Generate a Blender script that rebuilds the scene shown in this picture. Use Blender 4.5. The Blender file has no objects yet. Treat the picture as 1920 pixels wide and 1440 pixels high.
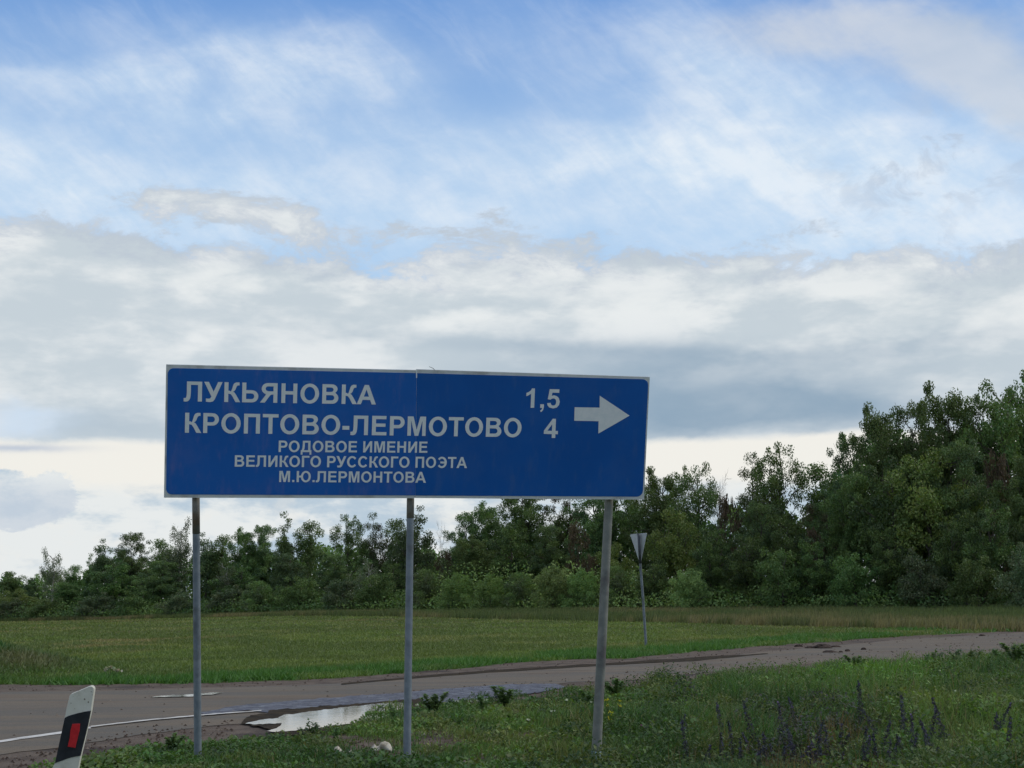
import bpy, math, random
import numpy as np
from mathutils import Vector, Matrix
from mathutils.geometry import tessellate_polygon

random.seed(7)
RNG = np.random.default_rng(7)
sc = bpy.context.scene
COL = sc.collection

# ------------------------------------------------------------------ camera
FPX, CX, CY = 2600.0, 960.0, 720.0            # focal length in pixels of the 1920 px wide photograph
CAM = np.array([0.0, 0.0, 1.10])
PITCH = math.atan(410 / FPX)
ROLL = 0.0109
_F = np.array([0, math.cos(PITCH), math.sin(PITCH)])
_U0 = np.array([0, -math.sin(PITCH), math.cos(PITCH)])
_R0 = np.array([1.0, 0, 0])
_R = math.cos(ROLL) * _R0 - math.sin(ROLL) * _U0
_U = math.sin(ROLL) * _R0 + math.cos(ROLL) * _U0
cam = bpy.data.cameras.new("camera")
cam.sensor_width = 36.0
cam.lens = 36.0 * FPX / 1920.0
cam.clip_end = 6000
cam.clip_start = 0.05
cam_o = bpy.data.objects.new("camera", cam)
COL.objects.link(cam_o)
cam_o.matrix_world = Matrix((
    (_R[0], _U[0], -_F[0], CAM[0]),
    (_R[1], _U[1], -_F[1], CAM[1]),
    (_R[2], _U[2], -_F[2], CAM[2]),
    (0, 0, 0, 1)))
sc.camera = cam_o

sc.view_settings.view_transform = 'Standard'
sc.view_settings.look = 'None'
sc.view_settings.exposure = 0.0
sc.view_settings.gamma = 1.0
sc.view_settings.use_curve_mapping = False


def ray(px, py):
    return _F + (px - CX) / FPX * _R + (CY - py) / FPX * _U


def project(P):
    d = np.asarray(P, float) - CAM
    dep = d @ _F
    dep = np.where(np.abs(dep) < 1e-6, 1e-6, dep)
    return CX + (d @ _R) / dep * FPX, CY - (d @ _U) / dep * FPX, dep


def sky_st(px, py):
    """bearing and height in the sky (scaled radians) of a direction"""
    v = ray(px, py)
    v = v / np.linalg.norm(v)
    return 0.96 + math.atan2(v[0], v[1]) * 2.6, 1.13 - math.asin(v[2]) * 2.6


# ------------------------------------------------------------------ node expression helper
class NX:
    nt = None

    def __init__(self, s):
        self.s = s

    @staticmethod
    def m(op, *a, clamp=False):
        n = NX.nt.nodes.new("ShaderNodeMath")
        n.operation = op
        n.use_clamp = clamp
        for i, v in enumerate(a):
            if isinstance(v, NX):
                NX.nt.links.new(v.s, n.inputs[i])
            else:
                n.inputs[i].default_value = v
        return NX(n.outputs[0])

    def __add__(s, o): return NX.m('ADD', s, o)
    __radd__ = __add__
    def __mul__(s, o): return NX.m('MULTIPLY', s, o)
    __rmul__ = __mul__
    def __sub__(s, o): return NX.m('SUBTRACT', s, o)
    def __rsub__(s, o): return NX.m('SUBTRACT', o, s)
    def __truediv__(s, o): return NX.m('DIVIDE', s, o)


def sat(x): return NX.m('MAXIMUM', NX.m('MINIMUM', x, 1.0), 0.0)


def smooth(x, a, b):
    n = NX.nt.nodes.new("ShaderNodeMapRange")
    n.interpolation_type = 'SMOOTHSTEP'
    NX.nt.links.new(x.s, n.inputs[0])
    n.inputs[1].default_value = a
    n.inputs[2].default_value = b
    return NX(n.outputs[0])


def mixc(f, a, b, mode='MIX'):
    n = NX.nt.nodes.new("ShaderNodeMix")
    n.data_type = 'RGBA'
    n.blend_type = mode
    n.clamp_factor = True
    for i, v in ((0, f), (6, a), (7, b)):
        if isinstance(v, NX):
            NX.nt.links.new(v.s, n.inputs[i])
        elif isinstance(v, (tuple, list)):
            n.inputs[i].default_value = (*v, 1.0) if len(v) == 3 else v
        else:
            n.inputs[i].default_value = v
    return NX(n.outputs[2])


def vecscale(v, sx, sy, sz, off=(0, 0, 0)):
    n = NX.nt.nodes.new("ShaderNodeMapping")
    NX.nt.links.new(v.s, n.inputs[0])
    n.inputs['Scale'].default_value = (sx, sy, sz)
    n.inputs['Location'].default_value = off
    return NX(n.outputs[0])


def noise(v, scale, detail=4.0, rough=0.55, dist=0.0, out='Fac'):
    n = NX.nt.nodes.new("ShaderNodeTexNoise")
    if v is not None:
        NX.nt.links.new(v.s, n.inputs['Vector'])
    n.inputs['Scale'].default_value = scale
    n.inputs['Detail'].default_value = detail
    n.inputs['Roughness'].default_value = rough
    n.inputs['Distortion'].default_value = dist
    return NX(n.outputs[out])


sc.cycles.max_bounces = 5
sc.cycles.diffuse_bounces = 2
sc.cycles.glossy_bounces = 2
sc.cycles.transmission_bounces = 2

# ------------------------------------------------------------------ world
SUN_EL, SUN_AZ = math.radians(40), math.radians(84)     # azimuth measured from +Y towards +X
world = bpy.data.worlds.new("World")
sc.world = world
world.use_nodes = True
nt = world.node_tree
nt.nodes.clear()
NX.nt = nt
out = nt.nodes.new("ShaderNodeOutputWorld")
bg = nt.nodes.new("ShaderNodeBackground")
bg.inputs['Strength'].default_value = 0.1
nt.links.new(bg.outputs[0], out.inputs[0])
tc = nt.nodes.new("ShaderNodeTexCoord")
D = NX(tc.outputs['Generated'])
sep = nt.nodes.new("ShaderNodeSeparateXYZ")
nt.links.new(D.s, sep.inputs[0])
dx, dy, dz = NX(sep.outputs[0]), NX(sep.outputs[1]), NX(sep.outputs[2])
S = NX.m('ARCTAN2', dx, dy) * 2.6 + 0.96
T = 1.13 - NX.m('ARCSINE', dz) * 2.6

# warped coordinates for soft, irregular cloud outlines
w1 = noise(vecscale(D, 1, 1, 2.0), 6.0, 5, 0.6)
w2 = noise(vecscale(D, 1, 1, 2.0, (3.1, 1.7, 5.2)), 6.0, 5, 0.6)
Sw = S + (w1 - 0.5) * 0.30
Tw = T + (w2 - 0.5) * 0.20


def blob(px, py, rx, ry, rot=0.0, s=Sw, t=Tw):
    """soft ellipse: centre given in photo pixels, radii in 1/1000 px"""
    cs, ct = sky_st(px, py)
    a, b = s - cs, t - ct
    c_, s_ = math.cos(math.radians(rot)), math.sin(math.radians(rot))
    u = (a * c_ + b * s_) / rx
    v = (b * c_ - a * s_) / ry
    r2 = u * u + v * v
    return NX.m('EXPONENT', r2 * -1.0)


sky = nt.nodes.new("ShaderNodeTexSky")
sky.sky_type = 'NISHITA'
sky.sun_disc = False
sky.sun_elevation = SUN_EL
sky.sun_rotation = SUN_AZ
sky.air_density = 1.0
sky.dust_density = 1.5
sky.ozone_density = 1.5
K = 10.0                                       # the Background strength is 0.1


def C(r, g, b): return (r * K, g * K, b * K)


nish = mixc(1.0, NX(sky.outputs[0]), (0.82, 1.0, 1.45), 'MULTIPLY')
blue = mixc(smooth(T, -0.1, 0.50), C(0.135, 0.320, 0.70), C(0.47, 0.68, 0.91))
base = mixc(0.82, nish, blue)

# high thin cirrus, streaked from upper left to lower right
def streaks(deg, across, seed, scale, dist=0.3):
    cb = nt.nodes.new("ShaderNodeCombineXYZ")
    ca, sa = math.cos(math.radians(deg)), math.sin(math.radians(deg))
    S2 = S + (w2 - 0.5) * 0.10
    T2 = T + (w1 - 0.5) * 0.10
    nt.links.new(((S2 * ca + T2 * sa)).s, cb.inputs[0])
    nt.links.new(((T2 * ca - S2 * sa) * across).s, cb.inputs[1])
    cb.inputs[2].default_value = seed
    return noise(NX(cb.outputs[0]), scale, 6, 0.62, dist)


fib = streaks(42, 4.0, 1.3, 3.2)
fib2 = streaks(-12, 3.5, 4.1, 4.5)
fine = noise(vecscale(D, 1, 1, 1.8, (7, 3, 1)), 16.0, 5, 0.62, 0.2)
soft = noise(vecscale(D, 1, 1, 2.2, (1, 9, 4)), 4.5, 4, 0.55)

band = blob(560, 135, 0.20, 0.050, -8) + blob(330, 160, 0.19, 0.036, -10) * 0.85 + blob(60, 175, 0.08, 0.022, 0) * 0.5
band = band + blob(680, 110, 0.08, 0.045, -20) * 0.5
veil = blob(520, 250, 0.34, 0.085, 14) * 0.75 + blob(800, 270, 0.24, 0.07, 35) * 0.45
veil = veil + blob(60, 320, 0.30, 0.075, 8) * 0.8 + blob(250, 380, 0.40, 0.055, 4) * 0.9
veil = veil + blob(700, 390, 0.40, 0.045, 5) * 0.7
wht = blob(1180, 300, 0.30, 0.058, 6) * 1.0 + blob(1420, 340, 0.34, 0.075, 4) * 1.1 + blob(1700, 370, 0.34, 0.11, 0) * 1.1
wht = wht + blob(1480, 215, 0.26, 0.07, 20) * 0.75 + blob(1290, 130, 0.14, 0.09, 60) * 0.45 + blob(1750, 460, 0.34, 0.07, 4) * 0.8
wht = wht + blob(1010, 90, 0.20, 0.07, 40) * 0.16
mot = fib * 0.24 + fib2 * 0.20 + fine * 0.36 + soft * 0.20
cover = band * 0.95 + veil * 0.85 + wht * 0.95 + smooth(fib * 0.6 + soft * 0.4, 0.44, 0.66) * 0.12
cover = cover / (cover * 0.62 + 0.46)                     # soft shoulder instead of clipping
cirm = sat(cover * (0.26 + smooth(mot, 0.30, 0.70) * 0.70) + wht * 0.10)
ciw = mixc(smooth(fine * .5 + fib * .5, 0.38, 0.62), C(0.66, 0.79, 0.92), C(0.80, 0.87, 0.94))
c1 = mixc(cirm * 0.93, base, ciw)

# pinkish grey cloud in the upper right
pk = blob(1800, 90, 0.30, 0.085, 8) + blob(1500, 70, 0.22, 0.055, 0) * 0.6 + blob(1900, 190, 0.12, 0.06, 30) * 0.8
pkm = smooth(pk * (0.15 + fine * 1.1 + fib * 0.6), 0.10, 1.15)
c2 = mixc(pkm * 0.72, c1, mixc(smooth(soft, 0.38, 0.62), C(0.52, 0.59, 0.68), C(0.68, 0.71, 0.75)))

# broken cloud added above the frame, neutralises blue light: as much cloud as blue
ovn = noise(vecscale(D, 1, 1, 1.2, (2, 4, 8)), 3.4, 5, 0.6, 0.2)
ovm = smooth(T, -0.04, -0.36) * smooth(ovn, 0.40, 0.54)
c2 = mixc(ovm, c2, mixc(smooth(soft, 0.38, 0.62), C(0.66, 0.67, 0.68), C(0.88, 0.87, 0.85)))

# small dark scud on the right
sc_n = noise(vecscale(D, 1, 1, 1.7, (2, 2, 8)), 26.0, 6, 0.6, 0.6)
scm = smooth(sc_n, 0.50, 0.64) * sat(blob(1770, 300, 0.20, 0.085, -10, S, T) * 1.3 + blob(1735, 470, 0.08, 0.03, 0, S, T))
c3 = mixc(scm * 0.6, c2, C(0.47, 0.55, 0.67))

# broad stratocumulus deck
edge_n = noise(vecscale(D, 1, 1, 2.2, (5, 5, 2)), 15.0, 7, 0.68, 0.3)
edge_b = noise(vecscale(D, 1, 1, 2.0, (6, 1, 2)), 4.0, 3, 0.5)
ledge = blob(430, 385, 0.20, 0.040, 6, S, T) * 0.095 + blob(60, 430, 0.16, 0.05, 0, S, T) * 0.03 + blob(950, 430, 0.14, 0.05, 0, S, T) * 0.045
dk = T + (edge_n - 0.5) * 0.34 + (edge_b - 0.5) * 0.08 + ledge - (S * 0.026)
deck = smooth(dk, 0.432, 0.482)
st1 = noise(vecscale(D, 1, 1, 3.4, (4, 1, 3)), 8.0, 5, 0.55, 0.2)
st2 = noise(vecscale(D, 1, 1, 3.0, (8, 6, 3)), 20.0, 6, 0.6, 0.2)
bil = nt.nodes.new("ShaderNodeTexVoronoi")
bil.feature = 'SMOOTH_F1'
bil.inputs['Scale'].default_value = 13.0
bil.inputs['Smoothness'].default_value = 0.7
bv = nt.nodes.new("ShaderNodeVectorMath"); bv.operation = 'ADD'
nt.links.new(vecscale(D, 1, 1, 2.8, (2, 2, 2)).s, bv.inputs[0])
wv_ = nt.nodes.new("ShaderNodeCombineXYZ")
nt.links.new(((w1 - 0.5) * 0.22).s, wv_.inputs[0]); nt.links.new(((w2 - 0.5) * 0.22).s, wv_.inputs[2]); nt.links.new(((fine - 0.5) * 0.10).s, wv_.inputs[1])
nt.links.new(wv_.outputs[0], bv.inputs[1]); nt.links.new(bv.outputs[0], bil.inputs['Vector'])
lum = 1.0 - NX(bil.outputs['Distance'])
sh = st1 * 0.42 + st2 * 0.30 + (lum - 0.55) * 0.34 + 0.12
dcol = mixc(smooth(sh, 0.38, 0.60), C(0.565, 0.64, 0.695), C(0.79, 0.825, 0.84))
dcol = mixc(smooth(dk, 0.53, 0.44) * 0.85, dcol, C(0.48, 0.545, 0.64))
brt = blob(450, 530, 0.40, 0.035, 0, Sw, T) + blob(1500, 575, 0.45, 0.03, 4, Sw, T) + blob(950, 590, 0.3, 0.03, 0, Sw, T)
dcol = mixc(sat(brt) * 0.5 * smooth(sh, 0.38, 0.56), dcol, C(0.83, 0.86, 0.86))
bs = blob(1400, 775, 0.34, 0.060, 4) * 1.25 + blob(1300, 690, 0.45, 0.045, 2) * 0.5 + blob(1050, 650, 0.36, 0.018, 3, Sw, T) * 0.4
bs = bs + blob(160, 800, 0.18, 0.03, 0) * 0.35 + blob(1700, 650, 0.3, 0.02, 0) * 0.3
dcol = mixc(sat(bs) * (1.15 - sh * 0.5), dcol, C(0.275, 0.385, 0.50))
bs2 = blob(60, 790, 0.09, 0.020, 0)
dcol = mixc(bs2 * 0.85, dcol, C(0.62, 0.74, 0.88))
c4 = mixc(deck, c3, dcol)

# bright cream gap near the horizon with low cumulus in it
gap_e = T + (edge_n - 0.5) * 0.030 + (edge_b - 0.5) * 0.03
gap = smooth(gap_e, 0.826, 0.844)
lown = noise(vecscale(D, 1, 1, 2.6, (9, 4, 6)), 10.0, 6, 0.6, 0.15)
lowc = mixc(smooth(lown, 0.42, 0.57), C(0.80, 0.83, 0.83), C(0.48, 0.59, 0.69))
lowc = mixc(smooth(fine, 0.52, 0.66) * 0.3, lowc, C(0.88, 0.845, 0.78))
lowm = smooth(T + (edge_n - 0.5) * 0.10, 0.895, 0.935)
cumu = smooth(blob(40, 935, 0.12, 0.055, 0, S, T) + (edge_n - 0.5) * 1.3, 0.40, 0.50)
lowc = mixc(cumu * smooth(T, 0.88, 0.95) * 0.7, lowc, C(0.56, 0.63, 0.72))
gcol = mixc(sat(lowm + cumu * smooth(S, 0.20, 0.16)), C(0.88, 0.865, 0.81), lowc)
wisp = blob(30, 838, 0.10, 0.007, 0, S, T + (fine - 0.5) * 0.02)
gcol = mixc(sat(wisp * 0.9), gcol, C(0.52, 0.58, 0.68))
c5 = mixc(gap, c4, gcol)
# haze towards and below the true horizon
c6 = mixc(smooth(T, 1.10, 1.16), c5, C(0.52, 0.57, 0.61))
nt.links.new(c6.s, bg.inputs['Color'])

sun = bpy.data.lights.new("sun", 'SUN')
sun.energy = 1.4
sun.angle = math.radians(22)
sun.color = (1.0, 0.93, 0.80)
sun_o = bpy.data.objects.new("sun", sun)
COL.objects.link(sun_o)
sd = Vector((math.sin(SUN_AZ) * math.cos(SUN_EL), math.cos(SUN_AZ) * math.cos(SUN_EL), math.sin(SUN_EL)))
sun_o.rotation_euler = sd.to_track_quat('Z', 'Y').to_euler()
sun_o.location = sd * 60


# ------------------------------------------------------------------ numpy noise
def _hash(i, j, seed):
    h = (i.astype(np.int64) * 374761393 + j.astype(np.int64) * 668265263 + seed * 1442695041) & 0x7fffffff
    h = ((h ^ (h >> 13)) * 1274126177) & 0x7fffffff
    return ((h ^ (h >> 16)) & 0xffff) / 65535.0


def vnoise(x, y, seed=0):
    x = np.asarray(x, float); y = np.asarray(y, float)
    i = np.floor(x); j = np.floor(y)
    fx, fy = x - i, y - j
    fx = fx * fx * (3 - 2 * fx); fy = fy * fy * (3 - 2 * fy)
    a = _hash(i, j, seed); b = _hash(i + 1, j, seed); c = _hash(i, j + 1, seed); d = _hash(i + 1, j + 1, seed)
    return (a * (1 - fx) + b * fx) * (1 - fy) + (c * (1 - fx) + d * fx) * fy


def fbm(x, y, seed=0, o=3):
    v = 0; amp = 0.5; tot = 0
    for k in range(o):
        v = v + amp * vnoise(np.asarray(x) * 2 ** k, np.asarray(y) * 2 ** k, seed + k * 17)
        tot += amp; amp *= 0.5
    return v / tot


def sstep(x, a, b):
    t = np.clip((x - a) / (b - a), 0, 1)
    return t * t * (3 - 2 * t)


# ------------------------------------------------------------------ terrain
def terrain(X, Y):
    X = np.asarray(X, float); Y = np.asarray(Y, float)
    zf = np.interp(X, [-160, -61, -40, -15, 0, 31, 60, 120], [-0.8, -0.42, -0.15, 0.32, 0.44, 0.46, 0.6, 1.0])
    ty = np.clip(112 - 0.87 * X, 60, 220)
    z = zf * sstep(Y, 42, ty)
    z = z + 0.72 * np.exp(-((X + 10.4) / 2.3) ** 2 - ((Y - 24.0) / 1.9) ** 2)
    z = z - 0.19 * np.exp(-((X - 1.6) / 2.0) ** 2 - ((Y - 10.0) / 2.2) ** 2)
    z = z + 0.05 * np.exp(-((X - 9) / 4.0) ** 2 - ((Y - 17.0) / 5.0) ** 2)
    return z


def hit(px, py, up=0.0):
    v = ray(px, py)
    t = np.geomspace(2.0, 900, 500)
    P = CAM + t[:, None] * v
    g = P[:, 2] - terrain(P[:, 0], P[:, 1]) - up
    k = np.argmax(g < 0)
    if not (g < 0).any():
        k = len(t) - 1
    a, b = t[max(k - 1, 0)], t[k]
    for _ in range(30):
        m = (a + b) / 2
        p = CAM + m * v
        if p[2] - terrain(p[0], p[1]) - up < 0: b = m
        else: a = m
    p = CAM + b * v
    return np.array([p[0], p[1], float(terrain(p[0], p[1])) + up])


# near edge of the road as the verge plants hide it, far edge of the road (photo pixels)
ROAD_FAR = np.array([(-500, 1291), (-200, 1289), (0, 1285), (170, 1285), (400, 1281), (560, 1275), (640, 1271), (760, 1262),
                     (900, 1251), (960, 1243), (1080, 1236), (1170, 1236), (1230, 1229), (1300, 1222), (1500, 1207), (1700, 1193), (1920, 1183), (2400, 1168)], float)
ROAD_NEAR = np.array([(-500, 1580), (-200, 1500), (0, 1462), (110, 1440), (170, 1424), (290, 1398), (400, 1390), (500, 1382), (600, 1372), (650, 1361), (678, 1344), (700, 1326),
                      (800, 1320), (900, 1311), (1040, 1302), (1150, 1289), (1300, 1273), (1500, 1256), (1700, 1240), (1920, 1220), (2400, 1200)], float)


def nearline(px): return np.interp(px, ROAD_NEAR[:, 0], ROAD_NEAR[:, 1])
def farline(px): return np.interp(px, ROAD_FAR[:, 0], ROAD_FAR[:, 1])


# ------------------------------------------------------------------ mesh helpers
def mesh_np(name, V, Fc, mat, color=None, smooth_=False, parent=None):
    """V (n,3), Fc (m,3) or (m,4) -> object"""
    me = bpy.data.meshes.new(name)
    V = np.asarray(V, np.float32); Fc = np.asarray(Fc, np.int32)
    n, k = Fc.shape
    me.vertices.add(len(V)); me.vertices.foreach_set("co", V.ravel())
    me.loops.add(n * k); me.loops.foreach_set("vertex_index", Fc.ravel())
    me.polygons.add(n)
    me.polygons.foreach_set("loop_start", np.arange(0, n * k, k, dtype=np.int32))
    me.polygons.foreach_set("loop_total", np.full(n, k, np.int32))
    if smooth_:
        me.polygons.foreach_set("use_smooth", np.ones(n, bool))
    if color is not None:
        at = me.color_attributes.new("tint", 'FLOAT_COLOR', 'POINT')
        c = np.ones((len(V), 4), np.float32); c[:, :3] = color
        at.data.foreach_set("color", c.ravel())
    me.update(calc_edges=True)
    me.materials.append(mat)
    o = bpy.data.objects.new(name, me)
    COL.objects.link(o)
    if parent: o.parent = parent
    return o


class MB:
    def __init__(s): s.v = []; s.f = []; s.c = []; s.cc = (1, 1, 1)

    def add(s, vs, fs):
        b = len(s.v)
        s.v += [tuple(map(float, p)) for p in vs]; s.c += [s.cc] * len(vs)
        s.f += [tuple(b + i for i in f) for f in fs]

    def tube(s, pts, rads, seg=8, caps=True):
        pts = [np.asarray(p, float) for p in pts]
        rings = []
        ref = None
        for i, p in enumerate(pts):
            a = pts[min(i + 1, len(pts) - 1)] - pts[max(i - 1, 0)]
            a = a / (np.linalg.norm(a) + 1e-9)
            if ref is None:
                ref = np.array([0, 0, 1.0]) if abs(a[2]) < 0.9 else np.array([1.0, 0, 0])
            u = np.cross(a, ref); u /= np.linalg.norm(u) + 1e-9
            w = np.cross(u, a)
            ref = w * 1.0 if abs(np.dot(w, a)) < .5 else ref
            rings.append([p + rads[i] * (math.cos(2 * math.pi * k / seg) * u + math.sin(2 * math.pi * k / seg) * w) for k in range(seg)])
        b = len(s.v)
        for r in rings:
            s.v += [tuple(map(float, q)) for q in r]; s.c += [s.cc] * seg
        for i in range(len(rings) - 1):
            for k in range(seg):
                k2 = (k + 1) % seg
                s.f.append((b + i * seg + k, b + i * seg + k2, b + (i + 1) * seg + k2, b + (i + 1) * seg + k))
        if caps:
            s.f.append(tuple(b + k for k in range(seg))[::-1])
            s.f.append(tuple(b + (len(rings) - 1) * seg + k for k in range(seg)))

    def slab(s, outline, n, thick):
        """closed 3-D outline extruded by -n*thick"""
        o = [np.asarray(p, float) for p in outline]
        m = len(o)
        b = [p - np.asarray(n) * thick for p in o]
        tris = tessellate_polygon([[Vector(p) for p in o]])
        base = len(s.v)
        s.v += [tuple(map(float, p)) for p in o + b]; s.c += [s.cc] * (2 * m)
        for t in tris:
            s.f.append(tuple(base + i for i in t)); s.f.append(tuple(base + m + i for i in t[::-1]))
        for i in range(m):
            j = (i + 1) % m
            s.f.append((base + i, base + m + i, base + m + j, base + j))

    def build(s, name, mat, parent=None, smooth_=False, bevel=0):
        me = bpy.data.meshes.new(name)
        me.from_pydata(s.v, [], s.f)
        at = me.color_attributes.new("tint", 'FLOAT_COLOR', 'POINT')
        c = np.ones((len(s.v), 4), np.float32); c[:, :3] = np.array(s.c)
        at.data.foreach_set("color", c.ravel())
        if smooth_:
            me.polygons.foreach_set("use_smooth", np.ones(len(me.polygons), bool))
        me.materials.append(mat)
        me.update()
        o = bpy.data.objects.new(name, me)
        COL.objects.link(o)
        if parent: o.parent = parent
        if bevel:
            bm_ = o.modifiers.new("bevel", 'BEVEL'); bm_.width = bevel; bm_.segments = 2; bm_.limit_method = 'ANGLE'
        return o


def tag(o, label=None, cat=None, group=None, kind=None):
    if label: o['label'] = label
    if cat: o['category'] = cat
    if group: o['group'] = group
    if kind: o['kind'] = kind
    return o


def empty(name, loc=(0, 0, 0), rz=0.0):
    o = bpy.data.objects.new(name, None)
    o.location = loc; o.rotation_euler = (0, 0, rz)
    COL.objects.link(o)
    return o


def kids(o): return [c for c in bpy.data.objects if c.parent == o]


def copy_tree(o, ch=None):
    r = o.copy(); COL.objects.link(r)
    for c in (ch if ch is not None else kids(o)):
        d = c.copy(); COL.objects.link(d); d.parent = r
    return r


# ------------------------------------------------------------------ materials
def new_mat(name):
    m = bpy.data.materials.new(name)
    m.use_nodes = True
    NX.nt = m.node_tree
    p = m.node_tree.nodes['Principled BSDF']
    return m, p


def L(a, b): NX.nt.links.new(a.s if isinstance(a, NX) else a, b)


def objcoord():
    t = NX.nt.nodes.new("ShaderNodeTexCoord")
    return NX(t.outputs['Object'])


def bump(h, strength, dist=0.02):
    b = NX.nt.nodes.new("ShaderNodeBump")
    b.inputs['Strength'].default_value = strength
    b.inputs['Distance'].default_value = dist
    L(h, b.inputs['Height'])
    return NX(b.outputs[0])


def attr(name="tint"):
    a = NX.nt.nodes.new("ShaderNodeAttribute"); a.attribute_name = name
    return NX(a.outputs['Color'])


def leaf_mat(name, trans=0.3, var=0.25, rough=0.55, spec=0.3):
    m, p = new_mat(name)
    oi = NX.nt.nodes.new("ShaderNodeObjectInfo")
    rnd = NX(oi.outputs['Random'])
    col = attr()
    hs = NX.nt.nodes.new("ShaderNodeHueSaturation")
    L(col, hs.inputs['Color'])
    L(rnd * 0.03 + 0.485, hs.inputs['Hue'])
    L(rnd * var + (1 - var / 2), hs.inputs['Value'])
    cc = NX(hs.outputs[0])
    L(cc, p.inputs['Base Color'])
    p.inputs['Roughness'].default_value = rough
    p.inputs['Specular IOR Level'].default_value = spec
    tr = NX.nt.nodes.new("ShaderNodeBsdfTranslucent")
    L(mixc(1.0, cc, (1.25, 1.35, 0.7), 'MULTIPLY'), tr.inputs[0])
    mx = NX.nt.nodes.new("ShaderNodeMixShader")
    mx.inputs[0].default_value = trans
    L(p.outputs[0], mx.inputs[1]); L(tr.outputs[0], mx.inputs[2])
    L(mx.outputs[0], NX.nt.nodes['Material Output'].inputs[0])
    return m


def surf(name, c1_, c2_, scale=6, rough=0.8, bmp=0.3, bscale=40, metal=0.0, c3_=None, s3=1.5, spec=0.4, bd=0.01, rvar=0.0):
    m, p = new_mat(name)
    o = objcoord()
    n = noise(o, scale, 6, 0.6)
    col = mixc(smooth(n, 0.35, 0.65), c1_, c2_)
    if c3_ is not None:
        col = mixc(smooth(noise(vecscale(o, 1, 1, 1, (3, 5, 7)), s3, 5, 0.6), 0.5, 0.68), col, c3_)
    L(col, p.inputs['Base Color'])
    p.inputs['Roughness'].default_value = rough
    if rvar:
        L(n * rvar + (rough - rvar / 2), p.inputs['Roughness'])
    p.inputs['Metallic'].default_value = metal
    p.inputs['Specular IOR Level'].default_value = spec
    if bmp:
        L(bump(noise(o, bscale, 5, 0.65), bmp, bd), p.inputs['Normal'])
    return m


M = {}
# ground under the grass: soil and thatch, patches of green and dry brown
m, p = new_mat("ground_soil"); o_ = objcoord()
big = noise(o_, 0.22, 4, 0.55); mid = noise(o_, 1.3, 5, 0.6); fin = noise(o_, 14, 5, 0.7)
far_c = mixc(smooth(big, 0.40, 0.60), (0.070, 0.098, 0.026), (0.115, 0.108, 0.040))
far_c = mixc(smooth(mid, 0.45, 0.66) * 0.6, far_c, (0.055, 0.080, 0.025))
far_c = mixc(smooth(fin, 0.35, 0.7) * 0.45, far_c, (0.030, 0.034, 0.018))
L(far_c, p.inputs['Base Color']); p.inputs['Roughness'].default_value = 0.95
p.inputs['Specular IOR Level'].default_value = 0.1
L(bump(fin, 0.8, 0.05), p.inputs['Normal'])
M['ground'] = m
M['dirt'] = surf("dirt_shoulder", (0.085, 0.062, 0.048), (0.135, 0.105, 0.082), 3.0, 0.9, 0.9, 22, c3_=(0.052, 0.040, 0.034), s3=0.9, spec=0.2, bd=0.03)
m, p = new_mat("dusty_asphalt"); o_ = objcoord()
wv = vecscale(o_, 0.22, 1.6, 1)
n1 = noise(wv, 1.1, 5, 0.6, 0.4); n2 = noise(o_, 55, 4, 0.7); n3 = noise(vecscale(o_, 0.5, 1.2, 1, (4, 4, 0)), 0.8, 5, 0.6)
a_ = mixc(smooth(n1, 0.38, 0.62), (0.160, 0.132, 0.102), (0.124, 0.113, 0.098))
a_ = mixc(smooth(n3, 0.50, 0.70) * 0.7, a_, (0.130, 0.094, 0.068))
a_ = mixc(smooth(n2, 0.52, 0.72) * 0.7, a_, (0.045, 0.042, 0.040))
a_ = mixc(smooth(noise(o_, 90, 2, 0.6), 0.60, 0.72) * 0.5, a_, (0.26, 0.24, 0.21))
a_ = mixc(smooth(noise(o_, 7.0, 3, 0.5), 0.66, 0.74) * 0.5, a_, (0.06, 0.05, 0.042))
L(a_, p.inputs['Base Color']); p.inputs['Roughness'].default_value = 0.95; p.inputs['Specular IOR Level'].default_value = 0.12
L(bump(n2, 0.6, 0.008), p.inputs['Normal'])
M['asphalt'] = m
m, p = new_mat("wet_gravel"); o_ = objcoord()
n1 = noise(o_, 5.0, 6, 0.7); n2 = noise(o_, 30, 4, 0.7)
L(mixc(smooth(n2, 0.4, 0.62), (0.036, 0.038, 0.050), (0.085, 0.090, 0.125)), p.inputs['Base Color'])
L(smooth(n1, 0.36, 0.6) * 0.30 + 0.40, p.inputs['Roughness'])
p.inputs['Specular IOR Level'].default_value = 0.35
L(bump(n2, 0.8, 0.02), p.inputs['Normal'])
M['wet'] = m
M['mud'] = surf("dark_mud", (0.020, 0.015, 0.010), (0.048, 0.034, 0.018), 6, 0.9, 0.9, 25, spec=0.1, bd=0.02)
M['clod'] = surf("mud_clod", (0.030, 0.021, 0.016), (0.062, 0.042, 0.032), 9, 0.85, 1.0, 25, spec=0.25, bd=0.02)
m, p = new_mat("puddle_water"); o_ = objcoord()
p.inputs['Base Color'].default_value = (0.05, 0.045, 0.035, 1)
p.inputs['Roughness'].default_value = 0.035
p.inputs['IOR'].default_value = 1.40
p.inputs['Specular IOR Level'].default_value = 0.75
L(bump(noise(vecscale(o_, 1, 2.4, 1), 9, 3, 0.5), 0.12, 0.005), p.inputs['Normal'])
M['water'] = m
M['line'] = surf("worn_white_paint", (0.52, 0.51, 0.48), (0.60, 0.58, 0.55), 12, 0.8, 0.2, 60, c3_=(0.28, 0.26, 0.24), s3=3.5)

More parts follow.
